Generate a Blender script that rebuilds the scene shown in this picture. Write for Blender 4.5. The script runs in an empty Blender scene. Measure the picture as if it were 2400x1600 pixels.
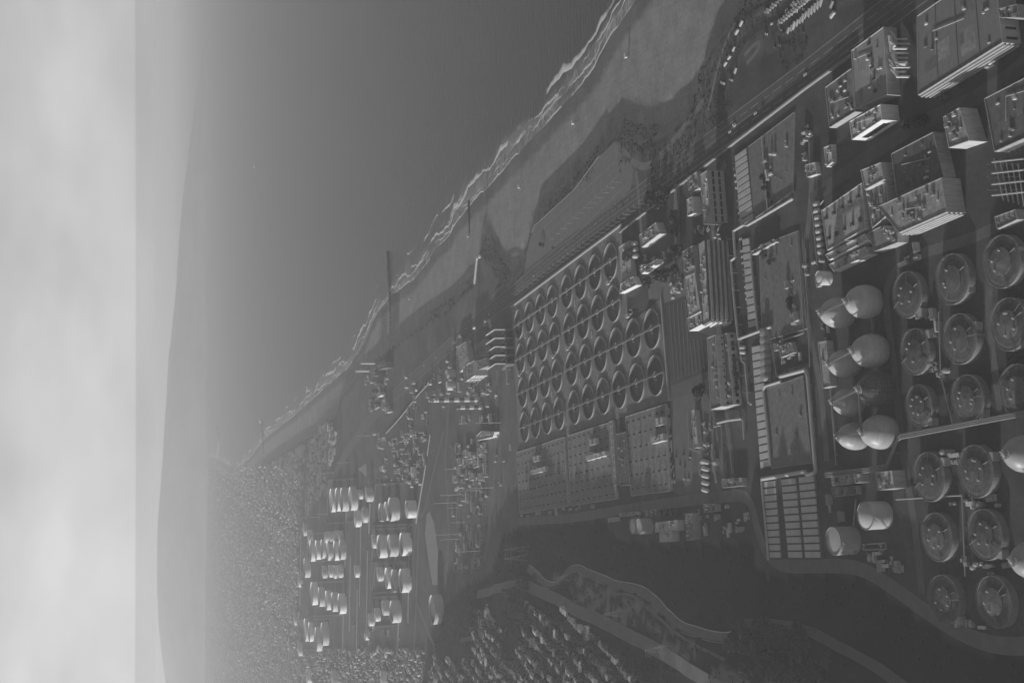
import bpy, math, random
import numpy as np
from math import sin, cos, tan, atan, radians, pi, sqrt, hypot, atan2
random.seed(7)
rng = np.random.default_rng(7)
C = bpy.context.scene.collection
S = bpy.context.scene
# ------------------------------------------------------------------ camera
F, HX, H = 2737.1, 372.2, 540.0          # focal length in photo pixels, horizon column, height above the plant (m)
TH = atan((1200 - HX) / F)
cam = bpy.data.cameras.new('camera'); co = bpy.data.objects.new('camera', cam); C.objects.link(co)
cam.sensor_width = 36; cam.lens = 36 * F / 2400; cam.clip_start = 1; cam.clip_end = 250000
import mathutils
fw = mathutils.Vector((0, cos(TH), -sin(TH))); lx = mathutils.Vector((0, -sin(TH), -cos(TH))); ly = mathutils.Vector((1, 0, 0))
M3 = mathutils.Matrix((lx, ly, -fw)).transposed()
co.matrix_world = mathutils.Matrix.Translation((0, 0, H)) @ M3.to_4x4()
S.camera = co
# ------------------------------------------------------------------ light
SUN_EL = radians(11.5)
w = bpy.data.worlds.new('World'); S.world = w; w.use_nodes = True
nt = w.node_tree; nt.nodes.clear()
def N(t, typ, **kw):
    n = t.nodes.new(typ)
    for k, v in kw.items(): setattr(n, k, v)
    return n
out = N(nt, 'ShaderNodeOutputWorld'); bg = N(nt, 'ShaderNodeBackground')
sky = N(nt, 'ShaderNodeTexSky', sky_type='NISHITA', sun_disc=False, sun_elevation=SUN_EL, sun_rotation=radians(-90))
sky.air_density = 1.0; sky.dust_density = 2.5
bw = N(nt, 'ShaderNodeRGBToBW'); nt.links.new(sky.outputs[0], bw.inputs[0])
tc = N(nt, 'ShaderNodeTexCoord'); sep = N(nt, 'ShaderNodeSeparateXYZ'); nt.links.new(tc.outputs['Generated'], sep.inputs[0])
band = N(nt, 'ShaderNodeMapRange'); band.inputs[1].default_value = 0.0172; band.inputs[2].default_value = 0.0186
band.inputs[4].default_value = 1.0
bx = N(nt, 'ShaderNodeMapRange'); bx.inputs[1].default_value = -.2; bx.inputs[2].default_value = .2; bx.inputs[3].default_value = .81; bx.inputs[4].default_value = .84
nt.links.new(sep.outputs[0], bx.inputs[0]); nt.links.new(bx.outputs[0], band.inputs[3])
nt.links.new(sep.outputs[2], band.inputs[0])
mp = N(nt, 'ShaderNodeMapping'); mp.inputs['Scale'].default_value = (5, 5, 11); nt.links.new(tc.outputs['Generated'], mp.inputs[0])
cl = N(nt, 'ShaderNodeTexNoise'); cl.inputs['Scale'].default_value = 1.6; cl.inputs['Detail'].default_value = 3
nt.links.new(mp.outputs[0], cl.inputs[0])
cr = N(nt, 'ShaderNodeMapRange'); cr.inputs[1].default_value = 0.3; cr.inputs[2].default_value = 0.7; cr.inputs[3].default_value = 0.90; cr.inputs[4].default_value = 1.10
nt.links.new(cl.outputs[0], cr.inputs[0])
m1 = N(nt, 'ShaderNodeMath', operation='MULTIPLY'); m2 = N(nt, 'ShaderNodeMath', operation='MULTIPLY')
nt.links.new(bw.outputs[0], m1.inputs[0]); nt.links.new(cr.outputs[0], m1.inputs[1])
# pale haze low over the horizon, brighter on the side of the sun
hx = N(nt, 'ShaderNodeMapRange'); hx.inputs[1].default_value = -.3; hx.inputs[2].default_value = .3; hx.inputs[3].default_value = 9.5; hx.inputs[4].default_value = 7.4
nt.links.new(sep.outputs[0], hx.inputs[0])
hw = N(nt, 'ShaderNodeMapRange', interpolation_type='SMOOTHSTEP'); hw.inputs[1].default_value = .05; hw.inputs[2].default_value = .34; hw.inputs[3].default_value = 1; hw.inputs[4].default_value = 0
nt.links.new(sep.outputs[2], hw.inputs[0])
hc = N(nt, 'ShaderNodeMath', operation='MULTIPLY'); nt.links.new(hx.outputs[0], hc.inputs[0]); nt.links.new(cr.outputs[0], hc.inputs[1])
mx = N(nt, 'ShaderNodeMix'); nt.links.new(hw.outputs[0], mx.inputs[0]); nt.links.new(m1.outputs[0], mx.inputs[2]); nt.links.new(hc.outputs[0], mx.inputs[3])
nt.links.new(mx.outputs[0], m2.inputs[0]); nt.links.new(band.outputs[0], m2.inputs[1])
nt.links.new(m2.outputs[0], bg.inputs[0]); bg.inputs[1].default_value = 0.073
nt.links.new(bg.outputs[0], out.inputs[0])
sl = bpy.data.lights.new('sun', 'SUN'); sl.energy = 4.7; sl.angle = radians(0.6); sl.color = (1, 1, 1)
so = bpy.data.objects.new('sun', sl); so.rotation_euler = (0, -(pi / 2 - SUN_EL), 0); C.objects.link(so)
S.view_settings.view_transform = 'Standard'; S.view_settings.look = 'None'; S.view_settings.exposure = 0.0
S.cycles.max_bounces = 5; S.cycles.volume_bounces = 1; S.cycles.transparent_max_bounces = 8
# ------------------------------------------------------------------ haze
HAZE = 0.8e-4

# ------------------------------------------------------------------ helpers
def P(x, y, z=0.0):
    "a photo pixel on the level z -> world point"
    u = 800 - y; v = x - 1200
    dy = F * cos(TH) - v * sin(TH); dz = -F * sin(TH) - v * cos(TH)
    t = (z - H) / dz
    return (u * t, dy * t, z)
def hgt(xb, xt, z0=0.0):
    "height above z0 of something whose base is in column xb and whose top is in column xt"
    Y = P(xb, 800, z0)[1]; v = xt - 1200
    return H + Y * (-F * sin(TH) - v * cos(TH)) / (F * cos(TH) - v * sin(TH)) - z0
def ppm(x, z=0): return cos(TH) * (x - HX) / (H - z)
MATS = {}
def mat(a, rough=0.85, var=0.18, scale=0.15, metal=0.0, name=None, spec=0.3, stretch=None, bump=0.0, bscale=1.0):
    key = (a, rough, var, scale, metal, spec, stretch, bump, bscale)
    if key in MATS: return MATS[key]
    m = bpy.data.materials.new(name or 'grey_%d' % int(a * 1000)); m.use_nodes = True
    t = m.node_tree; b = t.nodes['Principled BSDF']
    b.inputs['Roughness'].default_value = rough; b.inputs['Metallic'].default_value = metal
    b.inputs['Specular IOR Level'].default_value = spec
    g = N(t, 'ShaderNodeNewGeometry'); n = N(t, 'ShaderNodeTexNoise'); n.inputs['Scale'].default_value = scale
    n.inputs['Detail'].default_value = 8; n.inputs['Roughness'].default_value = 0.7
    src = g.outputs['Position']
    if stretch:
        mm = N(t, 'ShaderNodeMapping'); mm.inputs['Scale'].default_value = stretch; t.links.new(src, mm.inputs[0]); src = mm.outputs[0]
    t.links.new(src, n.inputs[0])
    r = N(t, 'ShaderNodeMapRange'); r.inputs[1].default_value = 0.25; r.inputs[2].default_value = 0.75
    r.inputs[3].default_value = a * (1 - var * 1.5); r.inputs[4].default_value = min(a * (1 + var * 1.5), 0.9)
    t.links.new(n.outputs[0], r.inputs[0]); t.links.new(r.outputs[0], b.inputs['Base Color'])
    if bump:
        n2 = N(t, 'ShaderNodeTexNoise'); n2.inputs['Scale'].default_value = bscale; n2.inputs['Detail'].default_value = 4
        t.links.new(src, n2.inputs[0])
        bp = N(t, 'ShaderNodeBump'); bp.inputs['Distance'].default_value = bump; t.links.new(n2.outputs[0], bp.inputs['Height'])
        t.links.new(bp.outputs[0], b.inputs['Normal'])
    MATS[key] = m
    return m
def tag(o, label=None, cat=None, group=None, kind=None):
    if label: o['label'] = label
    if cat: o['category'] = cat
    if group: o['group'] = group
    if kind: o['kind'] = kind
    return o
def thing(name, label, cat, loc=(0, 0, 0), rz=0.0, group=None):
    o = bpy.data.objects.new(name, None); C.objects.link(o); o.empty_display_size = 1
    o.location = loc; o.rotation_euler = (0, 0, rz)
    return tag(o, label, cat, group)
def copy_tree(o, parent=None):
    c = o.copy(); C.objects.link(c)
    if parent: c.parent = parent
    for ch in list(o.children): copy_tree(ch, c)
    return c
class MB:
    def __init__(s): s.v = []; s.f = []
    def add(s, vs, fs):
        n = len(s.v); s.v += [tuple(p) for p in vs]; s.f += [tuple(i + n for i in f) for f in fs]; return s
    def poly(s, pts): return s.add(pts, [tuple(range(len(pts)))])
    def box(s, cx, cy, z0, z1, lx, ly, r=0.0, top=1.0):
        c, q = cos(r), sin(r); vs = []
        for z, k in ((z0, 1.0), (z1, top)):
            for a, b in ((-1, -1), (1, -1), (1, 1), (-1, 1)):
                X, Y = a * lx / 2 * k, b * ly / 2 * k; vs.append((cx + X * c - Y * q, cy + X * q + Y * c, z))
        return s.add(vs, [(3, 2, 1, 0), (4, 5, 6, 7), (0, 1, 5, 4), (1, 2, 6, 5), (2, 3, 7, 6), (3, 0, 4, 7)])
    def prism(s, pts, z0, z1, cap=True, bottom=False):
        pts = ccw(pts); n = len(pts)
        vs = [(p[0], p[1], z0) for p in pts] + [(p[0], p[1], z1) for p in pts]
        fs = [(i, (i + 1) % n, n + (i + 1) % n, n + i) for i in range(n)]
        if cap: fs.append(tuple(range(n, 2 * n)))
        if bottom: fs.append(tuple(range(n - 1, -1, -1)))
        return s.add(vs, fs)
    def lathe(s, prof, cx=0, cy=0, n=24, closed=False, a0=0, a1=2 * pi):
        full = abs(a1 - a0) > 6.28; k = n if full else n + 1; vs = []; fs = []
        for r, z in prof:
            for i in range(k):
                a = a0 + (a1 - a0) * i / n; vs.append((cx + r * cos(a), cy + r * sin(a), z))
        for j in range(len(prof) - 1):
            for i in range(n):
                i2 = (i + 1) % k; fs.append((j * k + i, j * k + i2, (j + 1) * k + i2, (j + 1) * k + i))
        return s.add(vs, fs)
    def cyl(s, cx, cy, z0, z1, r, n=16, r2=None):
        r2 = r if r2 is None else r2
        vs = [(cx + q * cos(2 * pi * i / n), cy + q * sin(2 * pi * i / n), z) for z, q in ((z0, r), (z1, r2)) for i in range(n)]
        return s.add(vs, [(i, (i + 1) % n, n + (i + 1) % n, n + i) for i in range(n)] + [tuple(range(n, 2 * n)), tuple(range(n - 1, -1, -1))])
    def tube(s, a, b, r, n=6, r2=None):
        a = mathutils.Vector(a); b = mathutils.Vector(b); d = b - a
        if d.length < 1e-6: return s
        q = d.to_track_quat('Z', 'Y'); r2 = r if r2 is None else r2; vs = []
        for p, k in ((a, r), (b, r2)):
            for i in range(n): vs.append(p + q @ mathutils.Vector((k * cos(2 * pi * i / n), k * sin(2 * pi * i / n), 0)))
        return s.add(vs, [(i, (i + 1) % n, n + (i + 1) % n, n + i) for i in range(n)] + [tuple(range(n, 2 * n)), tuple(range(n - 1, -1, -1))])
    def path(s, pts, r, n=6):
        for a, b in zip(pts, pts[1:]): s.tube(a, b, r, n)
        return s
    def build(s, name, m, parent=None, smooth=False, rel=True):
        off = (0, 0, 0)
        if parent is not None and rel: off = parent.location
        me = bpy.data.meshes.new(name)
        me.from_pydata([(p[0] - off[0], p[1] - off[1], p[2] - off[2]) for p in s.v], [], s.f); me.materials.append(m)
        if smooth: me.polygons.foreach_set('use_smooth', [True] * len(me.polygons))
        o = bpy.data.objects.new(name, me); C.objects.link(o)
        if parent is not None: o.parent = parent
        return o
def area2(p): return sum(p[i][0] * p[(i + 1) % len(p)][1] - p[(i + 1) % len(p)][0] * p[i][1] for i in range(len(p)))
def ccw(p): return list(p) if area2(p) > 0 else list(p)[::-1]
def inset(p, d):
    "offset a ccw polygon inwards by d"
    p = ccw(p); n = len(p); o = []
    for i in range(n):
        a, b, c = p[i - 1], p[i], p[(i + 1) % n]
        u = mathutils.Vector((b[0] - a[0], b[1] - a[1])).normalized(); v = mathutils.Vector((c[0] - b[0], c[1] - b[1])).normalized()
        n1 = mathutils.Vector((-u.y, u.x)); n2 = mathutils.Vector((-v.y, v.x)); m = (n1 + n2)
        k = d / max(0.35, (1 + n1.dot(n2)) / 2) / 2
        o.append((b[0] + m.x * k, b[1] + m.y * k))
    return o
def px(pts, z=0): return [P(x, y, z)[:2] for x, y in pts]
ORD = ['first', 'second', 'third', 'fourth', 'fifth', 'sixth', 'seventh', 'eighth', 'ninth', 'tenth', 'eleventh', 'twelfth', 'thirteenth',
       'fourteenth', 'fifteenth', 'sixteenth', 'seventeenth', 'eighteenth', 'nineteenth', 'twentieth']
TENS = {2: 'twenty', 3: 'thirty', 4: 'forty', 5: 'fifty', 6: 'sixty', 7: 'seventy'}
TH_ = {2: 'twentieth', 3: 'thirtieth', 4: 'fortieth', 5: 'fiftieth', 6: 'sixtieth', 7: 'seventieth'}
def ordw(i):
    if i < 20: return ORD[i]
    t, u = divmod(i + 1, 10)
    return TH_[t] if u == 0 else TENS[t] + ' ' + ORD[u - 1]

# ------------------------------------------------------------------ the lie of the land
COAST = [(1600, -160), (1487, 0), (1462, 36), (1440, 70), (1428, 91), (1410, 123), (1400, 147), (1362, 196), (1318, 245), (1268, 300), (1222, 348), (1180, 396), (1141, 440),
         (1106, 473), (1069, 518), (1057, 548), (1026, 575), (1000, 615), (969, 653), (918, 690), (887, 727), (873, 752), (857, 798), (816, 861),
         (770, 900), (731, 935), (690, 972), (650, 1003), (616, 1032), (590, 1068), (562, 1098), (540, 1093), (522, 1083), (505, 1075), (488, 1070)]
EDGE = [(2120, -200), (1900, -70), (1735, 40), (1668, 120), (1640, 200), (1633, 255), (1600, 290), (1550, 330), (1500, 350), (1440, 325), (1405, 365), (1345, 445), (1253, 528), (1240, 560),
        (1232, 600), (1225, 640), (1190, 672), (1165, 650), (1150, 620), (1130, 592), (1122, 600), (1112, 665), (1085, 690), (1050, 728), (1000, 758),
        (944, 797), (880, 843), (840, 885), (798, 934), (785, 975), (735, 1020), (690, 1045), (650, 1066), (615, 1090), (588, 1115), (560, 1125), (530, 1118), (505, 1100), (488, 1090)]
TOE = [(2500, 1560), (2400, 1542), (2272, 1517), (2199, 1479), (2102, 1409), (2015, 1346), (1947, 1341), (1800, 1350), (1771, 1326), (1765, 1272), (1638, 1273),
       (1571, 1276), (1448, 1264), (1414, 1216), (1217, 1232), (1180, 1250), (1165, 1300), (1150, 1345), (1090, 1370), (1040, 1420), (1000, 1500)]
SZ = -16.0
cw = np.array([P(x, y, SZ)[:2] for x, y in COAST]); ew = np.array([P(x, y, 0)[:2] for x, y in EDGE]); tw = np.array([P(x, y, 0)[:2] for x, y in TOE])
landpoly = np.vstack([ew, [[-90000, ew[-1][1] + 60000], [-90000, -3000], [ew[0][0] + 300, -3000]]])
drypoly = np.vstack([cw, [[-90000, cw[-1][1] + 60000], [-90000, -3000], [cw[0][0] + 300, -3000]]])
hillpoly = np.vstack([tw, [[-4000, 2600], [-4000, -500], [tw[0][0] - 20, -500]]])
def inside(X, Y, poly):
    r = np.zeros(X.shape, bool); n = len(poly)
    for i in range(n):
        x1, y1 = poly[i]; x2, y2 = poly[(i + 1) % n]
        if y1 == y2: continue
        c = ((y1 > Y) != (y2 > Y)) & (X < (x2 - x1) * (Y - y1) / (y2 - y1) + x1)
        r ^= c
    return r
def pdist(X, Y, pl):
    d = np.full(X.shape, 1e18)
    for (x1, y1), (x2, y2) in zip(pl[:-1], pl[1:]):
        dx, dy = x2 - x1, y2 - y1; L = dx * dx + dy * dy
        t = np.clip(((X - x1) * dx + (Y - y1) * dy) / L, 0, 1)
        d = np.minimum(d, (X - x1 - t * dx) ** 2 + (Y - y1 - t * dy) ** 2)
    return np.sqrt(d)
def sst(t): t = np.clip(t, 0, 1); return t * t * (3 - 2 * t)
def wob(X, Y, s): return np.sin(X / s * 1.3 + 1.7 * np.sin(Y / s * .7)) * np.sin(Y / s * 1.1 + 1.3 * np.sin(X / s * .9 + 2))
def fields(X, Y):
    land = inside(X, Y, landpoly); dry = inside(X, Y, drypoly); hill = inside(X, Y, hillpoly)
    de = pdist(X, Y, ew); dc = pdist(X, Y, cw); dt = pdist(X, Y, tw)
    beach = -8.0 * sst(de / 16) - 8.0 * de / (de + dc + 1e-6)
    z = np.where(land, 0.0, np.where(dry, beach, SZ - np.minimum(dc * .06, 25)))
    hh = 36 * sst(dt / 120) + 1.6 * wob(X, Y, 45) * sst(dt / 90) + .8 * wob(X, Y, 14) * sst(dt / 40) * (1 - sst((dt - 150) / 60))
    hh = hh * (1 - sst((Y - 2150) / 450))
    z = z + np.where(hill & land, hh, 0)
    return z, land, dry, hill, de, dc, dt
def T(X, Y): return float(fields(np.array([X]), np.array([Y]))[0][0])
def PT(x, y, add=0.0):
    z = 0.0
    for _ in range(14):
        p = P(x, y, z); z = 0.5 * z + 0.5 * T(p[0], p[1])
    p = P(x, y, z); return (p[0], p[1], T(p[0], p[1]) + add)
# non-uniform grid
def knots(a, b, s0, g, lim):
    k = [a]; s = s0
    while k[-1] < b: k.append(k[-1] + s); s = min(s * g, lim)
    return k
ys = [450.0]
while ys[-1] < 42000: ys.append(ys[-1] + max(5.5, 5.5 * (ys[-1] / 1100) ** 1.6))
xs = knots(0, 700, 7, 1.0, 7); xs = xs + knots(xs[-1], 40000, 9, 1.12, 3000)[1:]
xneg = knots(0, 900, 7, 1.0, 7); xneg = xneg + knots(xneg[-1], 60000, 9, 1.12, 3000)[1:]
xs = np.array([-q for q in xneg[::-1]] + xs[1:]); ys = np.array(ys)
GX, GY = np.meshgrid(xs, ys)
gx, gy = GX.ravel(), GY.ravel()
z, land, dry, hill, de, dc, dt = fields(gx, gy)
def blob(cx, cy, rx, ry): return sst(1.5 - np.sqrt(((gx - cx) / rx) ** 2 + ((gy - cy) / ry) ** 2) * 1.1)
# what covers the ground: sand, wet sand, scrub, asphalt and town
cov = 0.075 + .012 * wob(gx, gy, 37) + .012 * wob(gx + 90, gy, 13) + .05 * sst((gy - 1300) / 600)
cov = np.where(gy > 2150, np.where(gy > 3600, .06, .10) + .018 * wob(gx, gy, 60) + .015 * wob(gx, gy, 17), cov)
hl = hill & land
cov = np.where(hl, 0.020 + .006 * wob(gx, gy, 30), cov)
scar = inside(gx, gy, np.array([PT(*q_)[:2] for q_ in [(1332, 1345), (1365, 1350), (1440, 1385), (1500, 1398), (1560, 1452), (1620, 1500), (1660, 1560), (1580, 1530), (1500, 1480), (1430, 1440), (1375, 1425), (1340, 1400)]]))
clr = np.zeros(gx.shape, bool)
for c_ in ([(1793, 1520), (1806, 1515), (1818, 1530), (1806, 1540), (1793, 1546)], [(1838, 1550), (1848, 1528), (1860, 1510), (1872, 1520), (1896, 1518), (1886, 1540), (1868, 1545), (1850, 1568)], [(1680, 1560), (1740, 1570), (1800, 1620), (1640, 1640)], [(1755, 1478), (1770, 1476), (1766, 1490)]): clr |= inside(gx, gy, np.array([PT(*q_)[:2] for q_ in c_]))
streak = (wob(gx, gy * .35, 5) + .8 * wob(gx + gy * .4, gy, 19) + .3 * rng.normal(size=gx.shape)) > .15
town = hl & (dt > 230); cov = np.where(town, 0.07 + .02 * wob(gx, gy, 25), cov)
cov = np.where(scar & hl, np.where(streak, .21, .06), cov); cov = np.where(clr & hl, .17, cov)
sand = dry & ~land
wet = 1 - sst((dc - 26) / 10)
cov = np.where(sand, 0.29 + .014 * wob(gx, gy, 22) - .13 * wet, cov)
scrub = sand & (de < 38 + 12 * wob(gx, gy, 17)) & (gy > 1330) & (gy < 1950)
cov = np.where(scrub, 0.24 + .05 * wob(gx, gy, 5), cov)
cov = np.where(~dry, 0.12, cov)
# a strip of planted dune along the coast road, upper right of the photo
nearroad = land & (de < 45) & (gy < 1350); cov = np.where(nearroad, 0.11 + .03 * wob(gx, gy, 9), cov)
ny, nx = GX.shape
idx = np.arange(nx * ny).reshape(ny, nx)
q = np.stack([idx[:-1, :-1], idx[:-1, 1:], idx[1:, 1:], idx[1:, :-1]], -1).reshape(-1, 4)
me = bpy.data.meshes.new('ground'); me.vertices.add(len(gx)); me.vertices.foreach_set('co', np.stack([gx, gy, z], 1).ravel().astype(np.float32))
me.loops.add(q.size); me.loops.foreach_set('vertex_index', q.ravel().astype(np.int32))
me.polygons.add(len(q)); me.polygons.foreach_set('loop_start', np.arange(0, q.size, 4, dtype=np.int32))
me.polygons.foreach_set('loop_total', np.full(len(q), 4, np.int32)); me.polygons.foreach_set('use_smooth', np.ones(len(q), bool)); me.update(calc_edges=True)
ca = me.color_attributes.new('cover', 'FLOAT_COLOR', 'POINT')
ca.data.foreach_set('color', np.stack([cov, cov, cov, np.ones_like(cov)], 1).ravel().astype(np.float32))
gm = bpy.data.materials.new('land_cover'); gm.use_nodes = True; t = gm.node_tree; b = t.nodes['Principled BSDF']
b.inputs['Roughness'].default_value = 0.95; b.inputs['Specular IOR Level'].default_value = 0.1
at = N(t, 'ShaderNodeAttribute', attribute_name='cover'); g = N(t, 'ShaderNodeNewGeometry')
def nz(scale, lo, hi, det=8, ro=.7, st=None):
    n = N(t, 'ShaderNodeTexNoise'); n.inputs['Scale'].default_value = scale; n.inputs['Detail'].default_value = det; n.inputs['Roughness'].default_value = ro
    s_ = g.outputs['Position']
    if st:
        mm = N(t, 'ShaderNodeMapping'); mm.inputs['Scale'].default_value = st; mm.inputs['Rotation'].default_value = (0, 0, -0.19); t.links.new(s_, mm.inputs[0]); s_ = mm.outputs[0]
    t.links.new(s_, n.inputs[0]); r = N(t, 'ShaderNodeMapRange'); r.inputs[1].default_value = .3; r.inputs[2].default_value = .7
    r.inputs[3].default_value = lo; r.inputs[4].default_value = hi; t.links.new(n.outputs[0], r.inputs[0]); return r
def mul(a, b_):
    m = N(t, 'ShaderNodeMath', operation='MULTIPLY'); t.links.new(a, m.inputs[0]); t.links.new(b_, m.inputs[1]); return m.outputs[0]
v = mul(at.outputs['Fac'] if 'Fac' in at.outputs else at.outputs[2], nz(0.03, .78, 1.22).outputs[0]); v = mul(v, nz(0.25, .68, 1.32, 10, .85).outputs[0])
v = mul(v, nz(0.05, .94, 1.06, 3, .5, (6, .35, 1)).outputs[0])
t.links.new(v, b.inputs['Base Color']); me.materials.append(gm)
go = bpy.data.objects.new('ground', me); C.objects.link(go); tag(go, kind='structure')

# sea
sm = bpy.data.materials.new('sea_water'); sm.use_nodes = True; t = sm.node_tree; b = t.nodes['Principled BSDF']
b.inputs['Base Color'].default_value = (.035, .035, .035, 1); b.inputs['Roughness'].default_value = .32; b.inputs['IOR'].default_value = 1.33
g = N(t, 'ShaderNodeNewGeometry')
mm = N(t, 'ShaderNodeMapping'); mm.inputs['Scale'].default_value = (.03, .14, 1); mm.inputs['Rotation'].default_value = (0, 0, .16); t.links.new(g.outputs['Position'], mm.inputs[0])
n1 = N(t, 'ShaderNodeTexNoise'); n1.inputs['Scale'].default_value = 1; n1.inputs['Detail'].default_value = 6; n1.inputs['Roughness'].default_value = .65; t.links.new(mm.outputs[0], n1.inputs[0])
bp = N(t, 'ShaderNodeBump'); bp.inputs['Distance'].default_value = 7.0; bp.inputs['Strength'].default_value = 1.0; t.links.new(n1.outputs[0], bp.inputs['Height']); t.links.new(bp.outputs[0], b.inputs['Normal'])
n2 = N(t, 'ShaderNodeTexNoise'); n2.inputs['Scale'].default_value = .004; n2.inputs['Detail'].default_value = 3; t.links.new(g.outputs['Position'], n2.inputs[0])
r = N(t, 'ShaderNodeMapRange'); r.inputs[3].default_value = .022; r.inputs[4].default_value = .055; t.links.new(n2.outputs[0], r.inputs[0]); t.links.new(r.outputs[0], b.inputs['Base Color'])
MB().poly([(-45000, 300, SZ), (48000, 300, SZ), (48000, 44000, SZ), (-45000, 44000, SZ)]).build('sea', sm)['kind'] = 'structure'

# surf: lines of foam and the pale wash between them
def smooth_line(pts, step=5.0, it=2):
    pts = [tuple(p) for p in pts]; o = []
    for a, b_ in zip(pts[:-1], pts[1:]):
        L = hypot(b_[0] - a[0], b_[1] - a[1]); n = max(1, int(L / step))
        for i in range(n): o.append((a[0] + (b_[0] - a[0]) * i / n, a[1] + (b_[1] - a[1]) * i / n))
    o.append(pts[-1]); o = np.array(o)
    for _ in range(it): o[1:-1] = (o[:-2] + 2 * o[1:-1] + o[2:]) / 4
    return o
def normals(L):
    d = np.gradient(L, axis=0); d /= np.linalg.norm(d, axis=1)[:, None] + 1e-9
    return np.stack([-d[:, 1], d[:, 0]], 1)
cl_ = smooth_line(cw, 5.0, 12); nn = normals(cl_)
if inside(np.array([cl_[40][0] + nn[40][0] * 15]), np.array([cl_[40][1] + nn[40][1] * 15]), drypoly)[0]: nn = -nn     # nn points out to sea
sarc = np.concatenate([[0], np.cumsum(np.linalg.norm(np.diff(cl_, axis=0), axis=1))])
def fbm(s, seed, sc):
    r = np.random.default_rng(seed); o = np.zeros_like(s); a = 1
    for k in range(6):
        o += a * np.sin(s / sc * 2 ** k * 1.1 + r.uniform(0, 6.28)) * np.sin(s / sc * 2 ** k * .63 + r.uniform(0, 6.28)); a *= .62
    return o
def foam_mat(a, lo, hi, scale, nm):
    m = bpy.data.materials.new(nm); m.use_nodes = True; t = m.node_tree; b = t.nodes['Principled BSDF']
    b.inputs['Base Color'].default_value = (a, a, a, 1); b.inputs['Roughness'].default_value = .7
    g = N(t, 'ShaderNodeNewGeometry'); mm = N(t, 'ShaderNodeMapping'); mm.inputs['Scale'].default_value = (.45, 1.3, 1); t.links.new(g.outputs['Position'], mm.inputs[0])
    n = N(t, 'ShaderNodeTexNoise'); n.inputs['Scale'].default_value = scale; n.inputs['Detail'].default_value = 7; n.inputs['Roughness'].default_value = .75; t.links.new(mm.outputs[0], n.inputs[0])
    r = N(t, 'ShaderNodeMapRange'); r.inputs[1].default_value = lo; r.inputs[2].default_value = hi; t.links.new(n.outputs[0], r.inputs[0])
    at = N(t, 'ShaderNodeAttribute', attribute_name='dens'); mu = N(t, 'ShaderNodeMath', operation='MULTIPLY'); t.links.new(r.outputs[0], mu.inputs[0]); t.links.new(at.outputs[2], mu.inputs[1])
    t.links.new(mu.outputs[0], b.inputs['Alpha']); return m
FM1 = foam_mat(.85, .15, .36, .3, 'foam_crest'); FM2 = foam_mat(.55, .38, .70, .16, 'foam_wash')
def foam(name, off, wid, dens, m, z, sel=None):
    vs = []; fs = []; dn = []
    K = off.shape[0]
    for i in range(K):
        p = cl_[i]; a = off[i]
        for k in range(4):
            s_ = a + wid[i] * k / 3
            vs.append((p[0] + nn[i][0] * s_, p[1] + nn[i][1] * s_, z)); dn.append(dens[i] * (1, .9, .6, 0)[k])
    for i in range(K - 1):
        if dens[i] <= 0.01 and dens[i + 1] <= .01: continue
        for k in range(3): fs.append((4 * i + k, 4 * i + k + 1, 4 * i + 5 + k, 4 * i + 4 + k))
    mb = MB(); mb.v = vs; mb.f = fs; o = mb.build(name, m)
    at = o.data.attributes.new('dens', 'FLOAT', 'POINT'); at.data.foreach_set('value', np.array(dn, np.float32))
    return tag(o, kind='stuff')
K = len(cl_); wgt = 1 + sarc * 0
base = 3.5 * fbm(sarc, 3, 60)
foam('surf_wash', base - 4, np.full(K, 26) + 12 * fbm(sarc, 9, 130), np.full(K, 1.0), FM2, SZ + 0.10)
foam('surf_foam', base - 3, np.full(K, 3.6) + 1.4 * fbm(sarc, 12, 40), np.full(K, 1.0), FM1, SZ + 0.14)
foam('surf_foam', 17 + 8 * fbm(sarc, 5, 90), np.full(K, 5.5) + 2.6 * fbm(sarc, 6, 50), np.clip(1.4 * fbm(sarc, 21, 140) + .5, 0, 1), FM1, SZ + 0.16)
foam('surf_foam', 34 + 9 * fbm(sarc, 15, 120), np.full(K, 9.5) + 5 * fbm(sarc, 16, 45), np.clip(2.4 * fbm(sarc, 31, 170) + .3, 0, 1), FM1, SZ + 0.18)
foam('surf_foam', 9 + 6 * fbm(sarc, 65, 70), np.full(K, 2.4) + 1.2 * fbm(sarc, 66, 30), np.clip(1.4 * fbm(sarc, 61, 60) + .5, 0, 1), FM1, SZ + .15)
foam('surf_foam', 26 + 8 * fbm(sarc, 75, 80), np.full(K, 3.0) + 2.2 * fbm(sarc, 76, 35), np.clip(1.8 * fbm(sarc, 71, 80) + .2, 0, 1), FM1, SZ + .17)
foam('surf_wash', 8 + 6 * fbm(sarc, 85, 100), np.full(K, 34) + 16 * fbm(sarc, 86, 150), np.clip(1.2 * fbm(sarc, 87, 190) + .5, 0, .9), FM2, SZ + .12)
foam('surf_foam', 60 + 9 * fbm(sarc, 35, 120), np.full(K, 5.0) + 3 * fbm(sarc, 36, 60), np.clip(2 * fbm(sarc, 41, 110) - .6, 0, 1) * (sarc > 900), FM1, SZ + 0.20)

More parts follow.
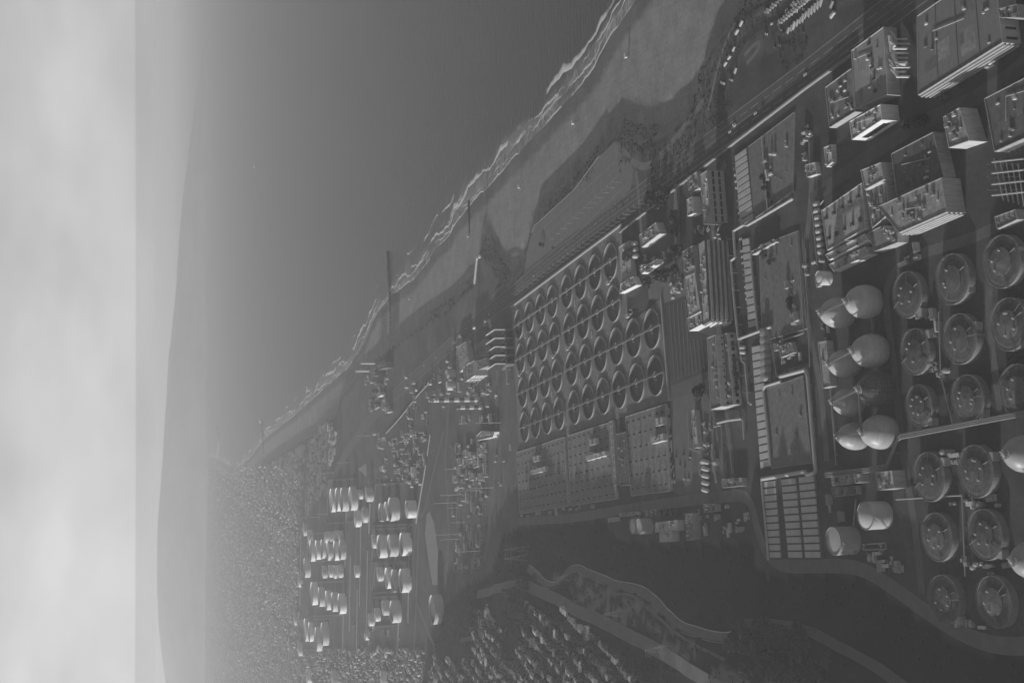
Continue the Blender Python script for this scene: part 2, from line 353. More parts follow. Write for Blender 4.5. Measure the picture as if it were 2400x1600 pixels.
# far headland
def hills(name, crest, D, dep, zb, seed):
    r = np.random.default_rng(seed); cr = []
    for (x, y) in crest:
        z_ = H - D * tan(atan((x - HX) / F)) * 1.0
        cr.append(((800 - y) / (F / cos(0)) * sqrt(D * D) * 1.0, D, z_))
    cr = np.array(cr); xi = np.linspace(cr[:, 0].min(), cr[:, 0].max(), 160); o = np.argsort(cr[:, 0]); zc = np.interp(xi, cr[o, 0], cr[o, 2])
    zc = zc + 8 * fbm(xi, seed, 900)
    mb = MB(); R = 14
    for j in range(R):
        tt = j / (R - 1)
        prof = sst(np.array([1 - abs(tt - .5) * 2]))[0]
        for i, x in enumerate(xi):
            edge = 1
            n_ = 1 + .10 * sin(x / 700 + j) * (1 - prof) * 2
            mb.v.append((x, D + dep * (tt - .5), zb + (zc[i] - zb) * prof * (n_ if prof < .99 else 1)))
    n = len(xi)
    for j in range(R - 1):
        for i in range(n - 1): mb.f.append((j * n + i, j * n + i + 1, (j + 1) * n + i + 1, (j + 1) * n + i))
    o = mb.build(name, mat(.24, var=.4, scale=.0012), smooth=True); tag(o, kind='structure'); return o
hills('hills', [(466, 120), (452, 250), (437, 365), (416, 537), (408, 700), (392, 840), (385, 960), (377, 1060), (369, 1200), (367, 1330), (373, 1450), (390, 1600), (420, 1900)], 17000, 5000, -30, 4)

# ------------------------------------------------------------------ roads, yards and paving
def sheet(name, pts_px, a, zo, z=0.0, var=.15, sc=.08, kind='structure'):
    o = MB().poly([(p[0], p[1], z + zo) for p in ccw(px(pts_px, z))]).build(name, mat(a, var=var, scale=sc)); o['kind'] = kind; return o
def ribbon(name, pts_px, wd, a, zo, label=None, kind='structure', step=7.0, off=0.0, dash=None, terr=True, h=None):
    pts = [PT(x, y)[:2] if terr else P(x, y)[:2] for x, y in pts_px]
    L = smooth_line(pts, step, 16); n_ = normals(L); mb = MB(); wd_ = wd / 2
    e = max(1, int(wd / 12)); Z = []
    X = []; 
    cols = [off - wd_ + wd * k / e for k in range(e + 1)]
    allx = np.array([[L[i][0] + n_[i][0] * c for c in cols] for i in range(len(L))]); ally = np.array([[L[i][1] + n_[i][1] * c for c in cols] for i in range(len(L))])
    zz = fields(allx.ravel(), ally.ravel())[0].reshape(allx.shape)
    for i in range(len(L)):
        for k in range(e + 1): mb.v.append((allx[i, k], ally[i, k], zz[i, k] + zo))
    for i in range(len(L) - 1):
        if dash and (i % dash[0]) >= dash[1]: continue
        for k in range(e): mb.f.append((i * (e + 1) + k, i * (e + 1) + k + 1, (i + 1) * (e + 1) + k + 1, (i + 1) * (e + 1) + k))
    if area2([mb.v[i][:2] for i in mb.f[0]]) < 0: mb.f = [f[::-1] for f in mb.f]
    o = mb.build(name, mat(a, var=.2, scale=.1)); o['kind'] = kind; return o
COASTROAD = [(2320, -150), (2060, 45), (1900, 168), (1720, 298), (1560, 415), (1400, 532), (1290, 615), (1200, 690), (1120, 752), (1040, 822), (960, 893), (905, 945), (860, 990), (800, 1080), (760, 1160)]
ribbon('coast_road', COASTROAD, 26, .085, .10)
ribbon('road_marking', COASTROAD, .5, .35, .14, off=6, dash=(3, 2)); ribbon('road_marking', COASTROAD, .5, .35, .14, off=-6, dash=(3, 2))
ribbon('road_median', COASTROAD, 1.6, .16, .15); ribbon('road_shoulder', COASTROAD, 1.2, .24, .14, off=12.6); ribbon('road_shoulder', COASTROAD, 1.5, .2, .14, off=-13)
ribbon('beach_road', [(1650, 235), (1600, 305), (1545, 372), (1520, 395), (1495, 395), (1478, 375), (1462, 350), (1445, 338)], 9, .16, .12)
ribbon('causeway', [(1491, 402), (1496, 440), (1500, 500), (1503, 545)], 7, .16, .13)
sheet('parking_lot', [(1253, 530), (1345, 447), (1405, 367), (1440, 332), (1468, 352), (1484, 400), (1478, 445), (1400, 505), (1300, 580), (1232, 632), (1234, 600), (1242, 562)], .165, .08)
for k in range(6):
    a = [(1262 + 10 * k, 545 + 13 * k), (1440 + 6 * k, 380 + 14 * k)]
    ribbon('parking_line', a, .7, .28, .16, terr=False, dash=(2, 1) if k % 2 else None)
ribbon('beach_path', [(1255, 520), (1345, 438), (1400, 362)], 2.5, .3, .5, terr=False)
# plant roads
yard = .115
ribbon('plant_road', [(2500, 1490), (2400, 1523), (2300, 1510), (2215, 1465), (2120, 1395), (2020, 1325), (1940, 1325), (1815, 1328), (1785, 1300), (1768, 1200), (1760, 1140), (1740, 1160), (1640, 1168), (1450, 1196), (1330, 1215), (1215, 1222)], 12, .15, .12, terr=False)
ribbon('plant_road', [(1720, 1160), (1708, 1000), (1690, 850), (1680, 700), (1672, 560), (1668, 480), (1700, 380)], 10, .13, .10, terr=False)
ribbon('plant_road', [(1210, 1046), (1300, 1018), (1430, 972), (1565, 925), (1680, 880)], 16, .105, .11, terr=False)
ribbon('plant_road', [(1586, 430), (1585, 520), (1590, 600), (1600, 640)], 14, .17, .12, terr=False)
ribbon('plant_road', [(1900, 330), (1905, 480), (1880, 600), (1890, 760), (1925, 900), (1938, 1080)], 8, .14, .10, terr=False)
ribbon('plant_road', [(2500, 60), (2360, 190), (2250, 250), (2150, 290), (2060, 350), (1960, 420), (1900, 470)], 12, .09, .13, terr=False)
ribbon('plant_road', [(2440, 470), (2300, 555), (2130, 600), (2060, 660), (2085, 760), (2100, 900), (2120, 1100), (2150, 1250), (2160, 1390)], 8, .12, .12, terr=False)
ribbon('plant_road', [(2330, 560), (2310, 700), (2330, 860), (2345, 960)], 7, .13, .14, terr=False)
sheet('concrete_yard', [(1578, 905), (1640, 880), (1672, 960), (1700, 1120), (1690, 1150), (1590, 1160), (1575, 1150)], .13, .09)
sheet('concrete_yard', [(1600, 655), (1625, 640), (1630, 700), (1560, 710), (1520, 700), (1518, 650), (1580, 610)], .15, .085)
sheet('verge', [(1460, 440), (1560, 420), (1580, 440), (1575, 520), (1520, 520), (1480, 560), (1470, 600)], .06, .06)
# hill roads (on the bluff)
BLUFF = [(1238, 1330), (1262, 1350), (1285, 1372), (1310, 1372), (1322, 1345), (1338, 1330), (1362, 1332), (1400, 1352), (1440, 1370), (1495, 1378), (1530, 1400), (1565, 1440), (1600, 1470), (1650, 1484), (1700, 1500), (1725, 1490)]
ribbon('bluff_road', BLUFF, 7.5, .15, .5); ribbon('bluff_kerb', BLUFF, 1.0, .5, .75, off=4.6, step=5)
ribbon('bluff_kerb', BLUFF, .8, .28, .75, off=-4.6, step=5, dash=(9, 7))
ribbon('avenue', [(1120, 1392), (1180, 1375), (1225, 1365), (1300, 1400), (1400, 1450), (1500, 1500), (1580, 1545), (1650, 1590), (1720, 1640)], 15, .17, .55)
ribbon('avenue', [(1080, 1500), (1130, 1490), (1200, 1560), (1260, 1640)], 8, .13, .55)
ribbon('park_road', [(1745, 1460), (1800, 1458), (1870, 1468), (1930, 1490), (2000, 1530), (2080, 1575), (2160, 1640)], 8, .10, .5)
ribbon('scrub_track', [(1440, 1392), (1480, 1388), (1520, 1425), (1580, 1480), (1640, 1515), (1700, 1545)], 3, .16, .5)
ribbon('ridge_road', [(1135, 1310), (1150, 1230), (1160, 1100), (1163, 980), (1165, 860), (1172, 780)], 14, .14, .15)
ribbon('river_road', [(1048, 1340), (1052, 1250), (1048, 1160), (1042, 1080), (1050, 980), (1052, 900), (1058, 820), (1064, 770)], 14, .13, .16)
ribbon('pipeline_road', [(1040, 1010), (1012, 1120), (995, 1200), (975, 1225), (968, 1300), (972, 1400), (1010, 1500), (1040, 1560)], 9, .13, .12)
for xx in (700, 745, 790, 835, 872, 980):
    ribbon('refinery_road', [(xx + 6, 1130 + (xx % 7) * 6), (xx, 1260), (xx - 4, 1400), (xx - 14, 1640)], 9, .15, .12, terr=False)
sheet('sand_pit', [(1000, 1205), (1006, 1198), (1018, 1225), (1028, 1300), (1026, 1370), (1014, 1370), (1004, 1310), (996, 1250)], .24, .13)
sheet('sand_pit', [(838, 1100), (858, 1085), (860, 1118), (846, 1104)], .24, .12)
sheet('dirt_field', [(1085, 1390), (1118, 1388), (1120, 1455), (1066, 1455), (1064, 1395)], .12, .1)

# ------------------------------------------------------------------ clarifiers
A = -1.3852; dv = (cos(A), sin(A)); nv = (sin(A), -cos(A)); X0, Y0, RA, CB, GAP, RD = 26.84, 1743.4, 53.62, 54.97, 8.42, 22.87
def slot(r, c):
    l = c * CB + (GAP if c > 3 else 0); q = r * RA
    return (X0 + l * dv[0] + q * nv[0], Y0 + l * dv[1] + q * nv[1])
DZ = 0.6
def off2(p, a, b_): return (p[0] + dv[0] * a + nv[0] * b_, p[1] + dv[1] * a + nv[1] * b_)
dk = [off2(slot(0, 0), -38, -34), off2(slot(0, 7), 40, -34), off2(slot(0, 7), 40, 88), off2(slot(2, 9), 34, -30), off2(slot(3, 9), 34, 33), off2(slot(3, 0), -38, 33)]
deck = MB().prism(dk, -.3, DZ).build('clarifier_deck', mat(.17, var=.3, scale=.12)); deck['kind'] = 'structure'
conc = mat(.30, var=.15, scale=.2); conc2 = mat(.42, var=.12, scale=.3); darkw = mat(.012, rough=.25, var=.4, scale=.05, spec=.12, name='tank_water')
WV = [darkw] + [mat(a_, rough=.3, var=v_, scale=c_, spec=.12) for a_, v_, c_ in ((.02, .6, .09), (.009, .3, .2), (.028, .6, .05))]
cla = thing('clarifier', '', 'clarifier', (0, 0, 0))
MB().lathe([(22.9, 0), (22.9, 2.0), (22.5, 2.0), (22.5, .1)], n=64).build('rim_wall', mat(.3, var=.1, scale=.3), cla, smooth=False)
MB().lathe([(24.3, .05), (24.3, .5), (23.0, .5)], n=56).build('walkway', mat(.17, var=.1, scale=.3), cla)
MB().cyl(0, 0, .02, .15, 22.48, 64).build('water', darkw, cla)
MB().lathe([(20.8, .4), (20.8, 1.2), (20.3, 1.2), (20.3, .4)], n=48).build('launder', mat(.16, var=.1), cla)
MB().box(0, 0, 2.1, 2.5, CB, 1.8).build('bridge', mat(.17, var=.1, scale=.5), cla)
mb = MB()
for s_ in (-1, 1): mb.box(0, s_ * .85, 2.5, 3.4, CB, .08)
mb.build('railing', mat(.22, var=.1), cla)
MB().cyl(0, 0, .4, 3.6, 2.2, 18).build('center_column', mat(.2), cla)
MB().lathe([(5.2, .4), (5.2, 1.4), (4.8, 1.4), (4.8, .4)], n=26, a0=.6, a1=5.0).build('feed_well', mat(.3), cla)
MB().box(0, 0, .2, .55, .35, 43, 0.19).build('rake_arm', mat(.13), cla)
for s_ in (-1, 1): MB().box(s_ * 23.6, 0, 0, 2.1, 1.2, 2.6).build('bridge_pier', mat(.2), cla)
first = True
for r_ in range(4):
    for c_ in range(10 if r_ > 1 else 8):
        o = cla if first else copy_tree(cla); first = False
        p = slot(r_, c_); o.location = (p[0], p[1], DZ); o.rotation_euler = (0, 0, A)
        for ch in o.children:
            if ch.name.startswith('water'):
                kk = (r_ * 7 + c_ * 5 + (r_ * c_) % 3) % 4
                if kk and ch.data.materials[0] != WV[kk]: ch.data = ch.data.copy(); ch.data.materials[0] = WV[kk]
        o['group'] = 'round open clarifiers on the concrete deck'
        o['label'] = 'round open clarifier, %s from the left in the %s row counted from the beach' % (ordw(c_), ordw(r_))
# sea-side parapet of the deck
def wall_line(name, label, pts, wd, h, a, z0=0.0, cat='wall', group=None):
    mb = MB()
    for p, q_ in zip(pts[:-1], pts[1:]):
        L = hypot(q_[0] - p[0], q_[1] - p[1]); mb.box((p[0] + q_[0]) / 2, (p[1] + q_[1]) / 2, z0, z0 + h, L, wd, atan2(q_[1] - p[1], q_[0] - p[0]))
    return tag(mb.build(name, mat(a, var=.12, scale=.2)), label, cat, group)
wall_line('parapet_wall', 'long pale parapet along the seaward edge of the clarifier deck', [off2(slot(0, 0), -38, -35.5), off2(slot(0, 7), 44, -35.5)], 2.4, 2.6, .32)
wall_line('perimeter_wall', 'pale perimeter wall beside the coast road in the upper right', px([(1455, 545), (1560, 462), (1690, 362), (1725, 334), (1889, 209), (1932, 178), (2000, 130)]), 1.6, 3.0, .24)
wall_line('parapet_wall', 'pale strip wall at the near end of the clarifier deck', [off2(slot(2, 9), 31, -30), off2(slot(3, 9), 31, 33)], 3.0, 1.6, .3, DZ)
k = 0
for r_, c_, l_ in ((2, 0, 'left'), (2, 3, 'middle left'), (2, 4, 'middle right'), (1, 7, 'right'), (2, 8, 'far right')):
    p = off2(slot(r_, c_), -10, -29); t_ = thing('pump_house', 'small lit pump house between the clarifier rows, %s one' % l_, 'pump house', (p[0], p[1], DZ), A, 'pump houses on the clarifier deck')
    MB().box(0, 0, 0, 3.2, 9, 4).build('wall', conc2, t_, rel=False); MB().box(0, 0, 3.2, 3.6, 9.6, 4.6).build('roof', mat(.3), t_, rel=False)
    MB().path([(6, 0, 0), (6, 0, 2), (14, 0, 2), (14, 4, 2), (6, 6, 2)], .35).build('pipe', mat(.5), t_, rel=False)
for i, (a_, b_) in enumerate([(-6, 29), (-6, 29)]): pass
for r_ in range(3):
    for c_ in (1, 3, 5, 6):
        if r_ < 2 or c_ != 6:
            p = off2(slot(r_, c_), -27, 23); o = MB().box(p[0], p[1], DZ, DZ + 1.2, 9, 1.6, .18 + pi / 2 * 0).build('channel_cover', mat(.5))
            tag(o, 'short pale channel cover on the clarifier deck, row %s place %s' % (ordw(r_), ordw(c_)), 'cover', 'channel covers on the clarifier deck')

# ------------------------------------------------------------------ generic building
dkwin = mat(.02, rough=.2, var=.1, scale=1, name='window_glass')
def lerp2(q, u, v):
    a = (q[0][0] + (q[1][0] - q[0][0]) * u, q[0][1] + (q[1][1] - q[0][1]) * u); b_ = (q[3][0] + (q[2][0] - q[3][0]) * u, q[3][1] + (q[2][1] - q[3][1]) * u)
    return (a[0] + (b_[0] - a[0]) * v, a[1] + (b_[1] - a[1]) * v)
def bldg(name, label, cat, roof_px, h, wa=.35, ra=.22, z0=0.0, par=.7, vents=0, vs=1.6, vh=1.2, group=None, grid=None, va=.2, bands=None, joints=0, wins=None, rscale=.22, rvar=.3, seed=1):
    zr = z0 + h; p4 = px(roof_px, zr); cx = sum(p[0] for p in p4) / len(p4); cy = sum(p[1] for p in p4) / len(p4)
    t_ = thing(name, label, cat, (cx, cy, z0), 0, group); pts = ccw(p4); ins = ccw(inset(pts, .5)); n = len(pts)
    mb = MB(); vs_ = [(p[0], p[1], z0 - .3) for p in pts] + [(p[0], p[1], zr + par) for p in pts] + [(p[0], p[1], zr + par) for p in ins] + [(p[0], p[1], zr - .05) for p in ins]
    fs = []
    for k_ in range(3):
        for i in range(n): fs.append((k_ * n + i, k_ * n + (i + 1) % n, (k_ + 1) * n + (i + 1) % n, (k_ + 1) * n + i))
    mb.add(vs_, fs); mb.build('wall', mat(wa, var=.22, scale=.5, stretch=(1, 1, .15)), t_)
    MB().poly([(p[0], p[1], zr) for p in ins]).build('roof', mat(ra, var=rvar, scale=rscale), t_)
    rr = random.Random(seed * 77 + len(label)); ang = atan2(p4[1][1] - p4[0][1], p4[1][0] - p4[0][0])
    spots = []
    if grid: spots = [((i + .5) / grid[0], (j + .5) / grid[1]) for i in range(grid[0]) for j in range(grid[1])]
    spots += [(rr.uniform(.12, .88), rr.uniform(.12, .88)) for _ in range(vents)]
    for (u, v_) in spots[:95]:
        q_ = lerp2(p4, u, v_); k_ = rr.uniform(.7, 1.4) if not grid else 1
        MB().box(q_[0], q_[1], zr + .01, zr + vh * k_, vs * k_ * (1 if grid else rr.uniform(.7, 2.2)), vs * k_, ang).build('roof_vent', mat(va), t_)
    ar = abs(area2(p4)) / 2
    if ar > 120 and not grid and h > 2:
        for _ in range(3 + int(ar > 900) * 4):
            u, v_ = rr.uniform(.08, .7), rr.uniform(.08, .7); du, dv_ = rr.uniform(.08, .24), rr.uniform(.08, .24); q_ = [lerp2(p4, u, v_), lerp2(p4, u + du, v_), lerp2(p4, u + du, v_ + dv_), lerp2(p4, u, v_ + dv_)]
            MB().poly([(p[0], p[1], zr + .012 + .003 * _) for p in ccw(q_)]).build('roof_patch', mat(round(ra * rr.choice([.72, .85, 1.2, 1.4]), 3), var=.3, scale=.3), t_)
        for _ in range(3 + int(ar > 500) * 5):
            q_ = lerp2(p4, rr.uniform(.1, .9), rr.uniform(.1, .9)); MB().box(q_[0], q_[1], zr + .03, zr + rr.uniform(.8, 2.2), rr.uniform(1.2, 3.5), rr.uniform(1, 2), ang).build('roof_unit', mat(rr.choice([.5, .35, .12])), t_)
        a = lerp2(p4, rr.uniform(.15, .4), rr.uniform(.2, .8)); b_ = lerp2(p4, rr.uniform(.6, .85), rr.uniform(.2, .8)); MB().path([(a[0], a[1], zr + .7), (b_[0], a[1], zr + .7), (b_[0], b_[1], zr + .7)], .3, 5).build('roof_duct', mat(.4), t_)
        MB().box(cx, cy, zr + .03, zr + .35, .5, sqrt(ar) * .7, ang + pi / 2).build('roof_seam', mat(ra * .7), t_) if False else None
    for i in range(joints):
        a = lerp2(p4, (i + 1) / (joints + 1), .02); b_ = lerp2(p4, (i + 1) / (joints + 1), .98)
        MB().box((a[0] + b_[0]) / 2, (a[1] + b_[1]) / 2, zr + .02, zr + .5, hypot(b_[0] - a[0], b_[1] - a[1]), .6, atan2(b_[1] - a[1], b_[0] - a[0])).build('roof_rib', mat(ra * .8), t_)
    if bands:   # (edge index i->i+1 of roof_px, number, projection, albedo)
        for (e, k_, pr, ba) in bands:
            a, b_ = p4[e], p4[(e + 1) % len(p4)]; an = atan2(b_[1] - a[1], b_[0] - a[0]); L = hypot(b_[0] - a[0], b_[1] - a[1])
            mx, my = (a[0] + b_[0]) / 2, (a[1] + b_[1]) / 2; ox, oy = -sin(an), cos(an)
            if (mx + ox - cx) ** 2 + (my + oy - cy) ** 2 < (mx - cx) ** 2 + (my - cy) ** 2: ox, oy = -ox, -oy
            for j in range(k_):
                zc = z0 + h * (j + .5) / k_
                MB().box(mx + ox * pr / 2, my + oy * pr / 2, zc - h / k_ * .22, zc + h / k_ * .22, L * .985, pr, an).build('ledge', mat(ba), t_)
    if wins:
        for (e, rows, cols, wf, hf) in wins:
            a, b_ = p4[e], p4[(e + 1) % len(p4)]; an = atan2(b_[1] - a[1], b_[0] - a[0]); L = hypot(b_[0] - a[0], b_[1] - a[1])
            mx, my = (a[0] + b_[0]) / 2, (a[1] + b_[1]) / 2; ox, oy = -sin(an), cos(an)
            if (mx + ox - cx) ** 2 + (my + oy - cy) ** 2 < (mx - cx) ** 2 + (my - cy) ** 2: ox, oy = -ox, -oy
            for i in range(cols):
                for j in range(rows):
                    u = (i + .5) / cols; zc = z0 + h * (.12 + .76 * (j + .5) / rows)
                    MB().box(a[0] + (b_[0] - a[0]) * u + ox * .05, a[1] + (b_[1] - a[1]) * u + oy * .05, zc - h / rows * .76 * hf / 2, zc + h / rows * .76 * hf / 2, L / cols * wf, .3, an).build('window', dkwin, t_)
    return t_
# covered reactors with their vents
bldg('covered_reactor', 'leftmost of the three flat vented reactor roofs below the clarifiers', 'reactor roof', [(1210.5, 1060), (1323, 1023), (1332.6, 1185), (1219, 1203)], 2.6, .30, .165, grid=(12, 7), vs=1.0, vh=1.3, group='covered reactors', va=.12, wa=.4) if False else None
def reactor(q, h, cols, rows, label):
    t_ = bldg('covered_reactor', label, 'reactor', q, h, wa=.42, ra=.175, par=.5, grid=(cols, rows), vs=1.5, vh=2.4, va=.035, group='flat covered reactors below the clarifiers'); return t_  # vents coloured nearly black, so they carry the shadow marks on the roof
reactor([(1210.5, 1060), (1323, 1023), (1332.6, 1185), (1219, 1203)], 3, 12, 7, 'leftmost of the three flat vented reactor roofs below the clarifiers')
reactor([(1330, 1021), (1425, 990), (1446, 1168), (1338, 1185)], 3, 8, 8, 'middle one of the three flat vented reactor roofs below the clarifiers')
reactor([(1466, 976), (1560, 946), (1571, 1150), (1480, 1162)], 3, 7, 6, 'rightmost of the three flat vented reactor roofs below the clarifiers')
def rz(x0, y0, x1, y1, sl=-.28): return [(x0, y0), (x1, y0 + (x1 - x0) * sl), (x1 + (y1 - y0) * .06, y1 + (x1 - x0) * sl), (x0 + (y1 - y0) * .06, y1)]
for i, (q, hh_, l_) in enumerate([(rz(1249, 1070, 1262, 1083), 5, 'small square roof box on the leftmost covered reactor'), (rz(1243, 1102, 1277, 1112), 5, 'long white roof box on the leftmost covered reactor'),
        (rz(1381, 1030, 1395, 1044), 5, 'small square roof box on the middle covered reactor'), (rz(1373, 1069, 1418, 1080), 5.5, 'long white roof box on the middle covered reactor'),
        (rz(1536, 981, 1552, 999), 6, 'small square roof box on the rightmost covered reactor'), (rz(1525, 1024, 1554, 1040), 6, 'long white roof box on the rightmost covered reactor')]):
    bldg('roof_house', l_, 'roof house', q, hh_, wa=.5, ra=.36, z0=3.05, par=.2, vents=2, vs=.8, seed=i)
bldg('gallery_building', 'narrow ribbed gallery roof between the middle and rightmost reactors', 'building', [(1443, 1017), (1467, 1012), (1478, 1136), (1453, 1138)], 5, wa=.25, ra=.13, joints=6)
bldg('channel_building', 'thin pale channel with square hatches beside the middle reactor', 'building', [(1427, 988), (1436, 985), (1446, 1136), (1438, 1137)], 3.5, wa=.4, ra=.28, grid=(1, 9), vs=3, vh=.8)
# ------------------------------------------------------------------ buildings around the clarifiers
bldg('blower_building', 'pale flat-roofed building touching the near end of the clarifier deck', 'building', [(1450, 580), (1474, 564), (1484, 650), (1456, 668)], 5, wa=.4, ra=.34, vents=3, rvar=.25)
bldg('hall_building', 'building with sunlit louvred end beside the last clarifier of the top row', 'building', [(1455, 666), (1484, 648), (1492, 668), (1453, 688)], 7, wa=.65, ra=.25, vents=6)
bldg('court_building', 'courtyard shaped building with white parapet above the striped buildings', 'building', [(1499, 551), (1538, 521), (1547, 548), (1505, 580)], 9, wa=.5, ra=.30, vents=9, vs=2.5, vh=2)
bldg('gate_house', 'small white-walled office with bright end beside the windowed block', 'building', [(1611, 468), (1623, 461), (1627, 500), (1612, 507)], 9, wa=.6, ra=.4, vents=3)
bldg('office_block', 'long block with two rows of dark windows on its near side', 'building', [(1641, 410), (1658, 399), (1667, 521), (1650, 526)], 18, wa=.3, ra=.33, vents=5, wins=[(1, 2, 7, .8, .35)])
bldg('annex_building', 'low courtyard annex on the sea side of the windowed block', 'building', [(1612, 420), (1634, 402), (1640, 440), (1617, 455)], 7, wa=.35, ra=.25, vents=7, vs=2)
bldg('power_building', 'tall building with five projecting floor ledges along its near side', 'building', [(1637, 572), (1653, 562), (1664, 752), (1648, 762)], 25, wa=.09, ra=.34, vents=10, bands=[(1, 5, 2.6, .32), (2, 5, 1.8, .75)])  # end ledges pale as sunlit, wall dark as the shade between; both in colour
bldg('power_wing', 'pale lower wing on the sea side of the ledged building', 'building', [(1606, 650), (1630, 640), (1643, 730), (1615, 745)], 12, wa=.45, ra=.36, vents=6)
bldg('power_wing', 'cluttered upper wing on the sea side of the ledged building', 'building', [(1600, 590), (1625, 575), (1632, 638), (1607, 648)], 12, wa=.35, ra=.25, vents=16, vs=2.4, vh=2.6)
bldg('screen_building', 'building with grid openings and sunlit fins at its lower end', 'building', [(1612, 745), (1640, 733), (1650, 758), (1616, 776)], 10, wa=.6, ra=.3, vents=8)
bldg('striped_building', 'long tiered block with square windows, upper tier', 'building', [(1658, 792), (1678, 784), (1692, 952), (1667, 960)], 16, wa=.42, ra=.16, wins=[(1, 1, 11, .35, .45)])
bldg('striped_building', 'long tiered block with square windows, lower near tier', 'building', [(1694, 784), (1705, 780), (1720, 948), (1706, 951)], 9, wa=.42, ra=.15, wins=[(1, 1, 11, .5, .5)])
bldg('white_louvre_building', 'sunlit white louvred building above the planted square', 'building', [(1500, 632), (1540, 607), (1546, 612), (1505, 642)], 7, wa=.7, ra=.5, vents=6)
bldg('long_shed', 'long narrow pale shed with white edge right of the reactors', 'shed', [(1620, 962), (1629, 960), (1638, 1048), (1628, 1050)], 5, wa=.45, ra=.36)
# dark aeration basins
tb = thing('aeration_basin', 'dark rectangular aeration basins right of the clarifier deck', 'basin', P(1600, 790, 0))
bp_ = px([(1562, 712), (1607, 695), (1620, 775), (1657, 790), (1663, 843), (1645, 868), (1586, 890), (1574, 893)])
MB().prism(bp_, -.2, .35).build('water', mat(.045, rough=.3, var=.25, scale=.08), tb)
for i in range(9):
    a = P(1570 + i * 9.5, 715 - i * 3 if i < 5 else 795, 0); b_ = P(1583 + i * 8.7, 888 - i * 3, 0)
    MB().box((a[0] + b_[0]) / 2, (a[1] + b_[1]) / 2, .2, .9, hypot(a[0] - b_[0], a[1] - b_[1]), .8, atan2(b_[1] - a[1], b_[0] - a[0])).build('walkway', mat(.26), tb)
# ------------------------------------------------------------------ primary batteries
def battery(label, left, right, rows, a=.30, cols=1, z=1.6, gapc=.12, gapr=.22):
    pl = [P(x, y, z)[:2] for x, y in (left[0], right[0], right[1], left[1])]
    cx = sum(p[0] for p in pl) / 4; cy = sum(p[1] for p in pl) / 4
    t_ = thing('settling_battery', label, 'tank cover', (cx, cy, 0), 0, 'covered primary settling batteries')
    MB().prism(inset(pl, -1.0), -.2, z - .9).build('base', mat(.09, var=.2), t_)
    n_ = 0
    for i in range(cols):
        for j in range(rows):
            u0, u1 = (i + gapc / 2) / cols, (i + 1 - gapc / 2) / cols; v0, v1 = (j + gapr / 2) / rows, (j + 1 - gapr / 2) / rows
            q_ = [lerp2(pl, u0, v0), lerp2(pl, u1, v0), lerp2(pl, u1, v1), lerp2(pl, u0, v1)]
            MB().prism(q_, z - 1.2, z).build('cover_panel', mat(a, var=.1, scale=.12), t_)
    return t_
battery('strip of pale tank covers nearest the perimeter wall, below the coast road', ((1720, 366), (1733, 532)), ((1750, 345), (1767, 512)), 11, .42)
battery('strip of pale tank covers left of the open square, middle of the right half', ((1738, 560), (1753, 770)), ((1756, 556), (1775, 764)), 12, .42)
battery('strip of pale tank covers between the windowed block and the lower square', ((1760, 812), (1781, 1098)), ((1785, 806), (1806, 1092)), 16, .46)
battery('broad grid of pale tank covers at the bottom, left column', ((1785, 1128), (1803, 1308)), ((1818, 1124), (1831, 1308)), 11, .5)
battery('broad grid of pale tank covers at the bottom, middle column', ((1828, 1122), (1846, 1308)), ((1866, 1118), (1882, 1308)), 11, .5)
battery('broad grid of pale tank covers at the bottom, right column', ((1869, 1117), (1885, 1308)), ((1909, 1112), (1925, 1308)), 11, .5)
bldg('covered_tank', 'flat concrete square beside the top strip of tank covers', 'tank cover', [(1754, 343), (1862, 262), (1858, 448), (1768, 512)], 1.2, wa=.3, ra=.15, par=.2, vents=5)
bldg('covered_tank', 'flat concrete square with a pale hut strip, middle of the right half', 'tank cover', [(1779, 575), (1872, 540), (1892, 770), (1786, 800)], 1.2, wa=.3, ra=.15, par=.2, vents=4)
bldg('covered_tank', 'flat concrete square ringed by pale pipes, above the broad cover grid', 'tank cover', [(1791, 912), (1882, 880), (1902, 1085), (1808, 1098)], 1.2, wa=.3, ra=.16, par=.2, vents=6)
bldg('hut_row', 'long low hut with dark triangular vents beside the open square', 'hut', [(1760, 590), (1815, 560), (1820, 567), (1764, 598)], 4, wa=.45, ra=.3, vents=5, vs=1.5)
bldg('small_block', 'square rough block under the row of small round tanks', 'building', [(1826, 812), (1855, 802), (1862, 826), (1832, 838)], 4, wa=.4, ra=.3, vents=6)
# ------------------------------------------------------------------ pipes
def pipeline(label, pts, r, z=3.0, a=.42, legs=True, name='pipe_run', group=None):
    w_ = [P(x, y, z) for x, y in pts]; t_ = thing(name, label, 'pipe', (w_[0][0], w_[0][1], 0), 0, group)
    MB().path(w_, r, 8).build('pipe', mat(a, rough=.5, var=.08), t_)
    if legs:
        for p, q_ in zip(w_[:-1], w_[1:]):
            L = hypot(q_[0] - p[0], q_[1] - p[1]); n = int(L / 14)
            for i in range(n):
                u = (i + .5) / n; MB().box(p[0] + (q_[0] - p[0]) * u, p[1] + (q_[1] - p[1]) * u, 0, z - r * .5, .5, 2 * r + .6).build('pipe_support', mat(.25), t_)
    return t_
pipeline('pale pipe stepping down along the top strip of tank covers', [(1859, 465), (1800, 500), (1752, 528), (1743, 527), (1719, 541), (1723, 603), (1713, 611), (1722, 720), (1730, 792), (1736, 796)], 1.3)
pipeline('pale branch pipe from the low bend to the small round tanks', [(1731, 794), (1808, 765)], 1.5)
pipeline('thin pale pipe continuing down past the windowed block', [(1731, 800), (1738, 845), (1746, 852), (1753, 940), (1760, 948)], .9)
pipeline('thick pale pipe framing the lower concrete square, with a corner near the eggs', [(1828, 882), (1888, 866), (1893, 880), (1903, 1000), (1912, 1106), (1893, 1113), (1886, 1105), (1786, 1122)], 1.8)
